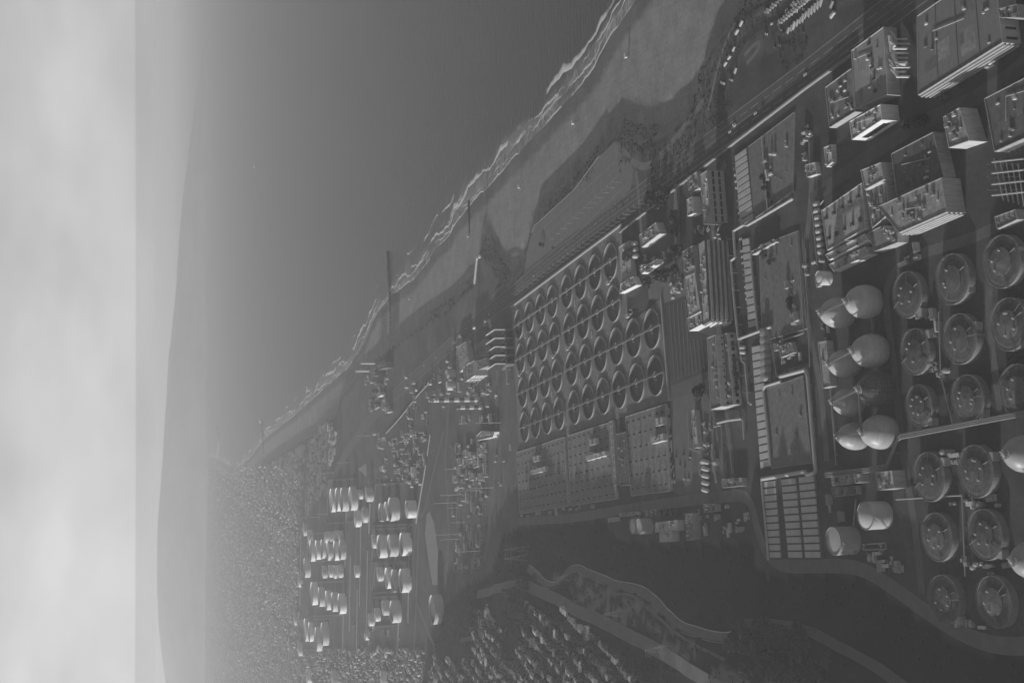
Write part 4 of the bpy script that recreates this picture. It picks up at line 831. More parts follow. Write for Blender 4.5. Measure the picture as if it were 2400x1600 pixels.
def pylon(label, x, y, h, wd=9):
    z0 = PT(x, y)[2]; p = P(x, y, z0); t_ = thing('transmission_tower', label, 'pylon', p, 0, 'lattice transmission towers'); mb = MB()
    lev = [0, .25, .45, .62, .78, .9, 1]; ww = [1, .7, .5, .36, .28, .2, .05]
    cs = [(-1, -1), (1, -1), (1, 1), (-1, 1)]
    for a_, b_, wa_, wb_ in zip(lev[:-1], lev[1:], ww[:-1], ww[1:]):
        for k_ in range(4):
            c1, c2 = cs[k_], cs[(k_ + 1) % 4]
            mb.tube((c1[0] * wd / 2 * wa_, c1[1] * wd / 2 * wa_, h * a_), (c1[0] * wd / 2 * wb_, c1[1] * wd / 2 * wb_, h * b_), .17, 4)
            mb.tube((c1[0] * wd / 2 * wa_, c1[1] * wd / 2 * wa_, h * a_), (c2[0] * wd / 2 * wb_, c2[1] * wd / 2 * wb_, h * b_), .1, 4)
            mb.tube((c1[0] * wd / 2 * wb_, c1[1] * wd / 2 * wb_, h * b_), (c2[0] * wd / 2 * wb_, c2[1] * wd / 2 * wb_, h * b_), .1, 4)
    mb.build('lattice', mat(.35), t_, rel=False)
    for k_ in (.7, .82, .93): MB().box(0, 0, h * k_, h * k_ + .35, wd * 1.7, .4).build('crossarm', mat(.3), t_, rel=False)
for x, y, h, l_ in [(1240, 1285, 40, 'upper lattice tower standing on the dark slope by the bend'), (1238, 1306, 38, 'lower lattice tower standing on the dark slope by the bend'),
                    (1340, 1352, 26, 'lattice tower beside the hairpin of the bluff road'), (1460, 1436, 24, 'lattice tower between the avenue and the bluff road'), (1560, 1520, 24, 'lattice tower beside the avenue near the bottom edge'),
                    (1020, 1060, 30, 'lattice tower left of the substation'), (935, 1052, 30, 'lattice tower near the refinery flares')]: pylon(l_, x, y, h)
# ------------------------------------------------------------------ refinery tanks (top centre x, y, radius px, height px)
RT = [(776, 1172, 27, 9), (789, 1170, 27, 9), (801, 1170, 27, 14), (821, 1168, 27, 14), (851, 1206, 18, 10), (833, 1215, 19, 12), (859, 1158, 17, 14), (891, 1200, 21, 8), (904, 1197, 22, 8),
      (914, 1193, 27, 24), (954, 1193, 20, 20), (888, 1280, 26, 20), (912, 1278, 25, 22), (941, 1275, 26, 24), (874, 1268, 16, 9), (728, 1290, 24, 12), (741, 1288, 22, 11), (754, 1286, 22, 11), (768, 1290, 22, 12),
      (784, 1290, 22, 12), (797, 1288, 22, 12), (714, 1330, 22, 16), (757, 1340, 14, 9), (772, 1338, 14, 9), (783, 1340, 15, 9), (794, 1338, 15, 9), (731, 1390, 26, 13), (748, 1398, 22, 12), (765, 1406, 22, 12), (779, 1410, 22, 12),
      (795, 1414, 23, 14), (715, 1475, 26, 11), (725, 1480, 22, 8), (741, 1497, 27, 12), (755, 1485, 26, 16), (833, 1338, 14, 10), (886, 1345, 16, 11), (906, 1354, 24, 11), (921, 1360, 26, 8), (940, 1360, 27, 25),
      (880, 1440, 15, 10), (898, 1424, 17, 14), (918, 1433, 25, 22), (865, 1452, 14, 12), (856, 1487, 12, 9), (1013, 1428, 33, 20), (1063, 1500, 18, 22), (762, 1258, 13, 9), (773, 1258, 13, 9), (784, 1256, 13, 9), (795, 1256, 13, 9), (724, 1258, 17, 8),
      (712, 1240, 15, 6), (700, 1360, 15, 8), (690, 1450, 14, 8), (700, 1520, 16, 8), (720, 1585, 17, 9), (780, 1590, 20, 12), (895, 1590, 18, 12), (902, 1530, 11, 7), (884, 1520, 8, 5), (966, 1108, 14, 8), (842, 1158, 11, 8)]
RT.sort(key=lambda q: q[1])
for i, (x, y, rp, hp) in enumerate(RT):
    s_ = ppm(x); h = hp / s_ / 1.0; h = min(h, 19); op = rp > 20
    rtank('storage_tank', 'pale cylindrical refinery tank, %s counted down from the top of the photo' % ordw(i), x, y, rp / s_, h, a=(.8, .62, .72, .55)[(i * 7) % 4] if x < 980 else .5, ra=.2 if (op and i % 3) else .45, open_top=op, px_top=True, group='refinery storage tanks', stair=rp > 13, seg=36, rough=.45)
    if rp > 22 and x > 700 and i % 2 == 0:
        pass
for i, (x, y0_, y1_) in enumerate([(706, 1235, 1420), (812, 1190, 1330), (822, 1300, 1480), (846, 1230, 1420), (862, 1290, 1500), (960, 1230, 1460), (928, 1300, 1330), (805, 1440, 1590), (935, 1450, 1560), (868, 1180, 1250), (838, 1380, 1590), (700, 1430, 1560)]):
    a_, b_ = P(x, y0_, 1.5), P(x - 3, y1_, 1.5); t_ = thing('pipe_rack', 'long low refinery pipe rack, %s from the left among the tank rows' % ordw(sorted([706, 812, 822, 846, 862, 960, 928, 805, 935, 868, 838, 700]).index(x)), 'pipe rack', (a_[0], a_[1], 0), 0, 'refinery pipe racks')
    for k_ in range(3): MB().tube((a_[0], a_[1] + k_ * 2.4, 1.5 + .3 * k_), (b_[0], b_[1] + k_ * 2.4, 1.5 + .3 * k_), .7, 5).build('pipe', mat((.5, .2, .38)[k_]), t_)
for i, (x0_, y0_, x1_, y1_) in enumerate([(765, 1125, 838, 1222), (875, 1135, 972, 1228), (718, 1250, 815, 1312), (872, 1240, 965, 1315), (722, 1365, 812, 1440), (874, 1322, 965, 1385), (705, 1452, 775, 1520), (870, 1400, 935, 1465)]):
    t_ = thing('tank_berm', 'low earth berm ringing the %s block of refinery tanks from the top' % ordw(i), 'berm', P(x0_, y0_, 0), 0, 'berms round the tanks'); q_ = [P(x0_ + 6, y0_, 0), P(x1_, y0_ - 4, 0), P(x1_ - 2, y1_, 0), P(x0_, y1_ + 4, 0)]
    for a_, b_ in zip(q_, q_[1:] + q_[:1]): MB().box((a_[0] + b_[0]) / 2, (a_[1] + b_[1]) / 2, -.1, 2.2, hypot(a_[0] - b_[0], a_[1] - b_[1]), 5, atan2(b_[1] - a_[1], b_[0] - a_[0]), 1).build('berm_side', mat(.14, var=.3), t_)
# refinery flares / process units
rr = random.Random(21)
for i in range(26):
    x = rr.uniform(880, 1000); y = rr.uniform(1015, 1135); p = P(x, y, 0); a1 = rr.uniform(6, 16)
    t_ = thing('process_unit', 'low refinery process unit left of the substation, with columns', 'process unit', p, rr.uniform(0, .5), 'refinery process units')
    MB().box(0, 0, 0, rr.uniform(3, 7), a1, rr.uniform(5, 10)).build('frame', mat(rr.choice([.15, .3, .5])), t_, rel=False)
    MB().cyl(a1 * .3, 0, 0, rr.uniform(9, 20), .9, 8).build('column', mat(.5), t_, rel=False)
t_ = MB().path([P(1008, 1018, 3), P(1001, 1068, 3)], 1.0).build('conveyor', mat(.35)); tag(t_, 'thin pale conveyor line left of the substation', 'conveyor')
t_ = MB().path([P(998, 1088, 3), P(975, 1225, 3)], 1.3).build('conveyor', mat(.32)); tag(t_, 'long pale conveyor line running down beside the refinery tanks', 'conveyor')
t_ = MB().path([P(1008, 895, 2), P(980, 925, 2), P(935, 982, 2), P(905, 1015, 2)], .9).build('rail_line', mat(.35)); tag(t_, 'pale rail line across the dark ground below the seaside plant', 'rail line')
# ------------------------------------------------------------------ yard clutter: skips, sheds, containers and machines
KIT = []
for k_ in range(4):
    t_ = thing(('container', 'machine_skid', 'small_shed', 'small_tank')[k_], '', ('container', 'machinery', 'shed', 'tank')[k_])
    a_ = (.5, .3, .45, .4)[k_]
    if k_ == 0:
        MB().box(0, 0, 0, 2.6, 9, 2.5).build('box', mat(a_), t_, rel=False); MB().box(4.52, 0, .2, 2.4, .1, 2.2).build('door', mat(.3), t_, rel=False)
    elif k_ == 1:
        MB().box(0, 0, 0, .5, 7, 4).build('skid', mat(.15), t_, rel=False); MB().box(-1.5, 0, .5, 2.8, 2.6, 2.8).build('housing', mat(a_), t_, rel=False)
        MB().tube((.5, 0, 1.5), (3.2, 0, 1.5), .8, 10).build('motor', mat(.5), t_, rel=False); MB().path([(-1, 1.5, .8), (3, 1.5, .8), (3, 1.5, 2.6)], .25).build('pipe', mat(.55), t_, rel=False)
    elif k_ == 2:
        MB().box(0, 0, 0, 3, 7, 4.5).build('wall', mat(a_), t_, rel=False); MB().add([(-3.8, -2.6, 3), (3.8, -2.6, 3), (3.8, 2.6, 3), (-3.8, 2.6, 3), (-3.8, 0, 4), (3.8, 0, 4)], [(0, 1, 5, 4), (2, 3, 4, 5), (1, 2, 5), (3, 0, 4), (3, 2, 1, 0)]).build('roof', mat(.25), t_, rel=False)
    else:
        MB().cyl(0, 0, 0, 3.6, 1.8, 14).build('shell', mat(a_), t_, rel=False); MB().cyl(0, 0, 3.6, 4.1, 1.8, 14, .4).build('roof', mat(.35), t_, rel=False)
    KIT.append(t_)
kus = [False] * 4; KN = ['white steel container', 'pale machine skid with a motor and pipe', 'small pitched-roof shed', 'small upright tank']
def kit(k_, x, y, where, sc=1.0):
    o = KIT[k_] if not kus[k_] else copy_tree(KIT[k_]); kus[k_] = True
    sc *= 1.7 if x < 1160 else 1
    o.location = P(x, y, .13); o.rotation_euler = (0, 0, A + random.choice([0, pi / 2]) + random.gauss(0, .06)); o.scale = (sc, sc * random.uniform(.8, 1.2), sc * random.uniform(.8, 1.3))
    o['label'] = KN[k_] + ' ' + where; o['group'] = KN[k_] + 's ' + where
for poly_, n_, where in [([(1890, 620), (1950, 600), (1940, 690), (1900, 700)], 5, 'beside the first egg digester'), ([(1925, 760), (1945, 755), (1950, 800), (1930, 810)], 3, 'by the back row of eggs'),
        ([(2155, 735), (2200, 715), (2200, 780), (2170, 790)], 7, 'between the upper digesters'), ([(2185, 860), (2225, 850), (2225, 900), (2190, 890)], 5, 'between the middle digesters'),
        ([(2205, 1060), (2260, 1050), (2260, 1080), (2215, 1085)], 5, 'just below the pipe rack'), ([(2200, 1170), (2360, 1160), (2360, 1195), (2210, 1195)], 9, 'between the lower digesters'),
        ([(2225, 1310), (2370, 1310), (2370, 1345), (2240, 1345)], 9, 'between the lowest digesters'), ([(2240, 1450), (2350, 1462), (2350, 1478), (2250, 1470)], 7, 'along the lowest plant road'),
        ([(2020, 1275), (2085, 1260), (2130, 1340), (2060, 1330)], 12, 'beside the road under the domed tank'), ([(1845, 650), (1870, 640), (1880, 770), (1858, 770)], 8, 'on the right border of the open square'),
        ([(1820, 810), (1880, 790), (1885, 850), (1830, 860)], 9, 'below the open square'), ([(1480, 1200), (1545, 1190), (1545, 1215), (1490, 1220)], 8, 'around the banded tanks'),
        ([(1610, 1190), (1760, 1180), (1765, 1245), (1640, 1255)], 26, 'in the yard above the dark slope'), ([(1215, 1205), (1410, 1180), (1410, 1192), (1220, 1215)], 16, 'along the lower edge of the covered reactors'),
        ([(1500, 600), (1580, 570), (1580, 600), (1500, 640)], 8, 'beside the court building'), ([(1570, 660), (1600, 650), (1605, 690), (1575, 700)], 9, 'between the planted square and the aeration basins'),
        ([(1640, 960), (1690, 1000), (1680, 1110), (1645, 1110)], 14, 'beside the long shed'), ([(1870, 300), (1900, 290), (1915, 420), (1880, 430)], 8, 'near the white slab'),
        ([(2230, 120), (2300, 80), (2330, 150), (2250, 190)], 6, 'below the long hall'), ([(1655, 520), (1680, 500), (1690, 560), (1665, 570)], 5, 'below the office block'),
        ([(1780, 350), (1850, 320), (1840, 440), (1790, 470)], 7, 'on the top concrete square'), ([(1215, 700), (1060, 800), (1075, 830), (1205, 745)], 10, 'near the boiler bays'),
        ([(1020, 860), (1060, 840), (1150, 960), (1060, 1010)], 14, 'around the banded chimneys'), ([(880, 1015), (1000, 1010), (1000, 1130), (890, 1140)], 75, 'left of the substation'), ([(1100, 780), (1160, 900), (1180, 960), (1140, 1000), (1090, 900)], 40, 'below the boiler bays'), ([(940, 880), (1050, 860), (1040, 1000), (960, 1000)], 30, 'on the dark ground below the seaside plant'), ([(855, 880), (915, 860), (920, 960), (870, 970)], 30, 'among the seaside power station blocks'), ([(1060, 1150), (1145, 1145), (1140, 1335), (1070, 1335)], 40, 'in the lower half of the substation'), ([(830, 1450), (960, 1500), (950, 1600), (830, 1600)], 30, 'below the refinery tanks'), ([(1150, 980), (1205, 990), (1205, 1180), (1165, 1190)], 10, 'between the substation and the reactors'), ([(1065, 1040), (1145, 1035), (1140, 1145), (1070, 1150)], 60, 'inside the substation'), ([(1940, 1165), (1990, 1160), (1985, 1290), (1950, 1300)], 6, 'between the cover grid and the domed tank'), ([(2110, 590), (2200, 560), (2170, 600), (2120, 620)], 5, 'above the upper left digester')]:
    xa, ya, xb_, yb_ = min(q[0] for q in poly_), min(q[1] for q in poly_), max(q[0] for q in poly_), max(q[1] for q in poly_); m_ = 0
    while m_ < n_:
        x, y = random.uniform(xa, xb_), random.uniform(ya, yb_)
        if inside(np.array([x]), np.array([y]), np.array(poly_, float))[0]: kit(random.choice([0, 1, 1, 2, 3]), x, y, where, random.uniform(.7, 1.2)); m_ += 1
# ------------------------------------------------------------------ trees
def crown(mb, r, h, n, rr, z0):
    for _ in range(n):
        th, ph = rr.uniform(0, 2 * pi), math.acos(rr.uniform(-.7, 1)); q = r * rr.uniform(.45, 1.0) * (1 + .25 * sin(3 * th + ph * 2))
        c = (q * sin(ph) * cos(th), q * sin(ph) * sin(th), z0 + h * .5 + h * .5 * cos(ph) * rr.uniform(.6, 1.05))
        s_ = r * rr.uniform(.14, .28)
        d1 = mathutils.Vector((rr.uniform(-1, 1), rr.uniform(-1, 1), rr.uniform(-.5, .5))).normalized(); d2 = d1.cross(mathutils.Vector((rr.uniform(-1, 1), rr.uniform(-1, 1), rr.uniform(-1, 1)))).normalized()
        c = mathutils.Vector(c); mb.add([c - d1 * s_, c + d2 * s_ * .8, c + d1 * s_, c - d2 * s_ * .7], [(0, 1, 2, 3)])
leafm = [mat(.035, var=.4, scale=.5, rough=.8, name='foliage'), mat(.055, var=.4, scale=.5, rough=.8), mat(.075, var=.35, scale=.5, rough=.8)]
TREES = []
for k_ in range(5):
    rr = random.Random(100 + k_); r = (4.5, 5.5, 3.6, 6.5, 2.6)[k_]; h = (8, 8, 9, 9, 4)[k_]
    t_ = thing('tree', '', 'tree', (0, 0, 0)); mb = MB(); mb.tube((0, 0, -1), (0, 0, h * .55), .5, 6, .25)
    for i in range(5): a_ = i * 1.26; mb.tube((0, 0, h * .35), (cos(a_) * r * .6, sin(a_) * r * .6, h * .8), .22, 4, .08)
    mb.build('trunk', mat(.08), t_, rel=False); mb = MB(); crown(mb, r, h * .9, 260, rr, h * .25); mb.build('crown', leafm[k_ % 3], t_, rel=False); TREES.append(t_)
used = [False] * 5
TN = [0]; TS = MB()
def tree(k_, p, s=1.0, label='', group=None):
    TN[0] += 1
    if TN[0] > 285:
        r_ = random.Random(TN[0]); m_ = MB(); crown(m_, 4.6 * s, 6.5, 90, r_, 1.5); TS.add([(a[0] + p[0], a[1] + p[1], a[2] + p[2]) for a in m_.v], m_.f); return
    o = TREES[k_] if not used[k_] else copy_tree(TREES[k_]); used[k_] = True
    o.location = p; o.scale = (s, s, s * random.uniform(.85, 1.15)); o.rotation_euler = (0, 0, random.uniform(0, 6)); o['label'] = label
    if group: o['group'] = group
TR = [(1520, 622, 'planted square', 9), (1545, 612, 'planted square', 8)]
CLEAR = ([(1788, 1516), (1806, 1511), (1822, 1530), (1806, 1544), (1790, 1550)], [(1834, 1552), (1846, 1526), (1860, 1506), (1872, 1516), (1900, 1514), (1890, 1544), (1868, 1549), (1850, 1572)])
def clump(pts, n, spread, txt, grp, ks=(0, 1, 2), s=(.8, 1.3)):
    for i in range(n):
        u = random.random() * (len(pts) - 1); j = int(u); f = u - j; a_, b_ = pts[j], pts[min(j + 1, len(pts) - 1)]
        x = a_[0] + (b_[0] - a_[0]) * f + random.gauss(0, spread); y = a_[1] + (b_[1] - a_[1]) * f + random.gauss(0, spread)
        if any(inside(np.array([x]), np.array([y]), np.array(c_, float))[0] for c_ in CLEAR): continue
        tree(random.choice(ks), PT(x, y, 0), random.uniform(*s), txt, grp)
clump([(1522, 665), (1560, 645), (1598, 630)], 12, 3, 'dark rounded tree in the planted square below the court building', 'trees in the planted square')
clump([(1475, 580), (1480, 600), (1500, 590)], 6, 4, 'dark round tree beside the stacked drums', 'trees beside the drums')
clump([(1520, 470), (1560, 465)], 12, 9, 'dark tree between the coast road and the office block', 'trees below the coast road')
clump([(1590, 480), (1595, 580), (1600, 600)], 14, 4, 'dark tree along the pale street beside the ledged building', 'trees on the pale street')
clump([(1790, 410), (1806, 440), (1802, 480)], 12, 5, 'dark bush tree in the top concrete square', 'trees in the top square', s=(.3, .6))
clump([(1795, 600), (1822, 610)], 8, 5, 'dark tree under the long hut in the open square', 'trees in the open square', s=(.35, .6))
clump([(1860, 700), (1856, 730)], 6, 4, 'dark tree beside the right border of the open square', 'trees beside the open square', s=(.4, .6))
clump([(1660, 915), (1645, 925)], 9, 5, 'dark tree at the lower left of the windowed block', 'trees by the windowed block')
clump([(1728, 800), (1732, 890), (1735, 935)], 11, 2, 'dark street tree along the near side of the windowed block', 'street trees by the windowed block', s=(.6, .9))
clump([(1263, 575), (1290, 570), (1312, 580)], 3, 2, 'dark palm-like tree alone on the beach parking lot', 'parking lot trees', s=(.5, .8))
clump([(2130, 300), (2180, 270), (2300, 120)], 12, 5, 'blurry dark tree beside the upper right access road', 'trees by the access road', s=(.5, .8))
clump([(1230, 1325), (1210, 1420), (1260, 1440), (1180, 1470)], 40, 18, 'dark tree between the avenue and the first houses', 'trees above the first houses', ks=(0, 1, 3))
clump([(1745, 1500), (1800, 1490), (1880, 1500), (1850, 1560), (1780, 1570), (1950, 1590)], 85, 16, 'large dark tree of the grove around the sandy clearings', 'trees of the dark grove', ks=(3, 1), s=(1.0, 1.5))
clump([(1075, 1470), (1120, 1470), (1110, 1440)], 14, 8, 'dark tree around the white domed tank', 'trees by the white tank', s=(1, 1.5))
# ------------------------------------------------------------------ town on the hill
HS = []
wallm = [mat(.6, var=.05), mat(.45, var=.05), mat(.72, var=.05)]; roofm = [mat(.13, var=.2), mat(.26, var=.2), mat(.08, var=.2), mat(.5, var=.15)]
hk = 0
for k_ in range(6):
    rr = random.Random(50 + k_); L, W, h = rr.uniform(13, 22), rr.uniform(9, 13), rr.choice([4, 6.2, 6.5])
    t_ = thing('house', '', 'house', (0, 0, 0)); MB().box(0, 0, -6, h, L, W).build('wall', wallm[k_ % 3], t_, rel=False)
    mb = MB(); e = .7
    if k_ % 3 < 2:
        v_ = [(-L / 2 - e, -W / 2 - e, h), (L / 2 + e, -W / 2 - e, h), (L / 2 + e, W / 2 + e, h), (-L / 2 - e, W / 2 + e, h), (-L / 2 + (W / 2 if k_ % 3 else 0), 0, h + 2.6), (L / 2 - (W / 2 if k_ % 3 else 0), 0, h + 2.6)]
        mb.add(v_, [(0, 1, 5, 4), (1, 2, 5), (2, 3, 4, 5), (3, 0, 4), (3, 2, 1, 0)])
    else: mb.box(0, 0, h, h + .5, L + .8, W + .8)
    rf = mb.build('roof', roofm[k_ % 4], t_, rel=False)
    MB().box(L * .25, W * .2, h, h + 3.4, 1.1, 1.1).build('chimney', mat(.3), rf, rel=False)
    for s_ in (-1, 1):
        for q_ in (-.3, 0, .3): MB().box(q_ * L, s_ * (W / 2 + .03), h - 2.4, h - 1.0, 1.8, .15).build('window', dkwin, t_, rel=False)
        MB().box(s_ * (L / 2 + .03), 0, h - 2.4, h - 1.0, .15, 2.2).build('window', dkwin, t_, rel=False)
    HS.append(t_)
hus = [False] * 6
HL = [('white-walled', 'dark'), ('pale', 'light grey'), ('bright-walled', 'black'), ('white-walled', 'white'), ('pale', 'dark'), ('bright-walled', 'light grey')]
def house(k_, p, rot, s=1.0, where='on the hill below the avenue'):
    o = HS[k_] if not hus[k_] else copy_tree(HS[k_]); hus[k_] = True
    o.location = p; o.rotation_euler = (0, 0, rot); o.scale = (s, s, s)
    o['label'] = '%s house with %s roof %s' % (HL[k_][0], HL[k_][1], where); o['group'] = '%s houses with %s roofs %s' % (HL[k_][0], HL[k_][1], where)
def inpoly(x, y, poly): return bool(inside(np.array([x]), np.array([y]), np.array(poly, float))[0])
TOWN = [(1108, 1405), (1150, 1445), (1180, 1500), (1205, 1540), (1220, 1440), (1255, 1420), (1330, 1455), (1410, 1488), (1490, 1545), (1540, 1600), (1560, 1640), (1010, 1640), (1010, 1540), (1060, 1560), (1090, 1560), (1120, 1500)]
GAPS = [[(1190, 1440), (1225, 1440), (1215, 1540), (1190, 1530)], [(1040, 1470), (1110, 1470), (1110, 1520), (1040, 1520)]]
rot0 = 0.62
placed = []
d0 = mathutils.Vector(PT(1110, 1440)[:2]); d1 = mathutils.Vector(PT(1205, 1600)[:2]); sd = (d1 - d0).normalized(); sn = mathutils.Vector((-sd.y, sd.x))
if sn.y > 0: sn = -sn
rot0 = atan2(sd.y, sd.x); smb = MB(); spots_ = []
TW = np.array([PT(*q_)[:2] for q_ in TOWN]) if False else None
for j in range(-8, 30):
    run = []
    for i in range(-70, 95):
        p = d0 + sd * (i * 8.0) + sn * (j * 43.0 + 3 * sin(i * .2 + j)); z_ = T(p.x, p.y); run.append((p.x, p.y, z_))
    smb_pts = []
    for q_ in run:
        dy = q_[1] * cos(TH) - (q_[2] - H) * sin(TH); xi = 1200 + F * (-q_[1] * sin(TH) - (q_[2] - H) * cos(TH)) / dy; yi = 800 - F * q_[0] / dy
        ok_ = inpoly(xi, yi, TOWN) and not any(inpoly(xi, yi, g_) for g_ in GAPS); smb_pts.append(ok_)
    for a_ in range(len(run) - 1):
        if smb_pts[a_] and smb_pts[a_ + 1]:
            p, q_ = run[a_], run[a_ + 1]; n_ = len(smb.v); w2 = 4.2
            smb.v += [(p[0] + sn.x * w2, p[1] + sn.y * w2, p[2] + .6), (p[0] - sn.x * w2, p[1] - sn.y * w2, p[2] + .6), (q_[0] - sn.x * w2, q_[1] - sn.y * w2, q_[2] + .6), (q_[0] + sn.x * w2, q_[1] + sn.y * w2, q_[2] + .6)]; smb.f.append((n_, n_ + 1, n_ + 2, n_ + 3))
            if a_ % 2 == 0 or random.random() < .2:
                for s_ in (-1, 1): spots_.append((p[0] + sn.x * s_ * 12.8, p[1] + sn.y * s_ * 12.8))
smb.build('town_street', mat(.11, var=.3, scale=.2))['kind'] = 'structure'
random.shuffle(spots_)
for sx_, sy_ in spots_[:239]:
    p = (sx_, sy_, T(sx_, sy_)); placed.append(p); house(random.randrange(6), p, rot0 + random.choice([0, 0, pi / 2]) + random.gauss(0, .05), random.uniform(.5, .78))
hb = MB()
for sx_, sy_ in spots_[239:]:
    z_ = T(sx_, sy_); placed.append((sx_, sy_, z_)); hb.box(sx_ + random.uniform(-2, 2), sy_, z_ - 4, z_ + random.choice([3, 5, 5.5]), random.uniform(7, 13), random.uniform(5, 9), rot0 + random.gauss(0, .05), random.choice([1, .8]))
tag(hb.build('hill_houses', mat(.42, var=.6, scale=.07)), kind='stuff')
for i in range(2600):
    if len(placed) >= 215: break
    x = random.uniform(1005, 1500); y = random.uniform(1400, 1612)
    if not inpoly(x, y, TOWN) or any(inpoly(x, y, g_) for g_ in GAPS): continue
    p = PT(x, y)
    if any((p[0] - q_[0]) ** 2 + (p[1] - q_[1]) ** 2 < 16 ** 2 for q_ in placed): continue
    placed.append(p); house(random.randrange(6), p, rot0 + random.choice([0, pi / 2]) + random.gauss(0, .08), random.uniform(.62, .95))
nt_ = 0
for i in range(9000):
    if nt_ >= 760: break
    x = random.uniform(1005, 1560); y = random.uniform(1390, 1612)
    if not inpoly(x, y, TOWN): continue
    p = PT(x, y)
    if any((p[0] - q_[0]) ** 2 + (p[1] - q_[1]) ** 2 < 6.5 ** 2 for q_ in placed): continue
    nt_ += 1; tree(random.choice([0, 1, 2]), p, random.uniform(.5, 1.0), 'dark garden tree among the houses in the lower part of the photo', 'garden trees among the houses')
# far beach town: houses nearest the refinery one by one, the rest as one mass
FT = [(765, 985), (790, 1005), (785, 1060), (770, 1100), (760, 1150), (735, 1190), (712, 1225), (705, 1640), (560, 1640), (540, 1300), (552, 1190), (580, 1130), (620, 1098), (680, 1060), (730, 1030)]
far = []
for i in range(30000):
    x = 500 + 290 * random.random() ** .8; y = random.uniform(960, 1640)
    x += 10 * random.random() ** 2 * math.sin(y / 17) if x > 680 else 0
    if x > 690 and random.random() < .45: continue
    if inpoly(x, y, FT): far.append((x, y))
    if len(far) > 6500: break
far.sort(key=lambda q: -q[0])
mb = MB(); n_ = 0
for i, (x, y) in enumerate(far):
    p = P(x, y, 0)
    if i < 60: house(random.randrange(6), (p[0], p[1], 0), -.19 + random.choice([0, pi / 2]), random.uniform(.8, 1.2), 'at the near edge of the far beach town'); continue
    yy = round(p[1] / 34) * 34 + random.choice([-7, 7]) + random.gauss(0, 1.2); xx_ = p[0] + .10 * (yy - p[1])
    if math.sin(xx_ / 75 + yy / 900) > .93 or math.sin(yy / 130 + xx_ / 300) > .9: continue
    L, W, h = random.uniform(9, 20), random.uniform(7, 10), random.uniform(4, 9); mb.box(xx_, yy, -.2, h, L, W, random.gauss(0, .05), random.choice([1, .8]))
tag(mb.build('beach_town_houses', mat(.3, var=.7, scale=.02)), kind='stuff')
mb = MB()
for i in range(5000):
    x = random.uniform(480, 700); y = random.uniform(1090, 1640); p = P(x, y, 0); mb.box(p[0], p[1], -.2, random.uniform(4, 9), 16, 14, random.random(), .6)
for i in range(1400):
    x = random.uniform(690, 1000); y = random.uniform(1520, 1640); p = P(x, y, 0); mb.box(p[0], p[1], -.2, random.uniform(3, 8), random.uniform(5, 14), random.uniform(5, 10), random.random(), .7)
tag(mb.build('far_city_houses', mat(.3, var=.7, scale=.05)), kind='stuff')
mb = MB(); rr = random.Random(8)
def tuft(mb, p, s, rr, n=3):
    for _ in range(n):
        a_ = rr.uniform(0, pi); c_, q_ = cos(a_) * s, sin(a_) * s; o_ = (rr.uniform(-s, s) * .6, rr.uniform(-s, s) * .6); h_ = s * rr.uniform(.5, 1.0)
        mb.add([(p[0] + o_[0] - c_, p[1] + o_[1] - q_, p[2] - .2), (p[0] + o_[0] + c_, p[1] + o_[1] + q_, p[2] - .2), (p[0] + o_[0] + c_ * .5, p[1] + o_[1] + q_ * .5, p[2] + h_), (p[0] + o_[0] - c_ * .6, p[1] + o_[1] - q_ * .6, p[2] + h_ * .9)], [(0, 1, 2, 3)])
        mb.add([(p[0] + o_[0] - c_ * .8, p[1] + o_[1] - q_ * .8, p[2] + h_ * .8), (p[0] + o_[0] + q_ * .8, p[1] + o_[1] - c_ * .8, p[2] + h_ * .7), (p[0] + o_[0] + c_ * .8, p[1] + o_[1] + q_ * .8, p[2] + h_ * .85), (p[0] + o_[0] - q_ * .8, p[1] + o_[1] + c_ * .8, p[2] + h_ * .75)], [(0, 1, 2, 3)])
XX = rng.uniform(-700, 60, 26000); YY = rng.uniform(600, 2300, 26000); zz, la, dr, hi_, e_, c_, d_ = fields(XX, YY)
RD_ = [np.array([PT(*q_)[:2] for q_ in L_]) for L_ in (BLUFF, [(1120, 1392), (1180, 1375), (1225, 1365), (1300, 1400), (1400, 1450), (1500, 1500), (1580, 1545), (1650, 1590)], [(1745, 1460), (1800, 1458), (1870, 1468), (1930, 1490), (2000, 1530), (2080, 1575), (2160, 1640)])]
ok = hi_ & la & (d_ > 6) & (d_ < 330) & (np.minimum(np.minimum(pdist(XX, YY, RD_[0]), pdist(XX, YY, RD_[1])), pdist(XX, YY, RD_[2])) > 11)
for x, y, z_ in zip(XX[ok][:9000], YY[ok][:9000], zz[ok][:9000]): tuft(mb, (x, y, z_), rr.uniform(.7, 2.2), rr, 2)
tag(mb.build('slope_scrub', mat(.026, var=.6, scale=.2)), kind='stuff')
mb = MB(); XX = rng.uniform(-300, 420, 60000); YY = rng.uniform(900, 2400, 60000); zz, la, dr, hi_, e_, c_, d_ = fields(XX, YY)
ok = (dr & ~la & (e_ < 26)) | (la & (e_ < 14) & (YY < 1500)) | (la & (e_ < 75) & (YY < 1330)); n_ = 0
for x, y, z_ in zip(XX[ok][:9000], YY[ok][:9000], zz[ok][:9000]):
    if math.sin(x / 23) * math.sin(y / 31 + 1) > -.1: tuft(mb, (x, y, z_), rr.uniform(.5, 1.5), rr, 2)
tag(mb.build('dune_scrub', mat(.06, var=.5, scale=.2)), kind='stuff')
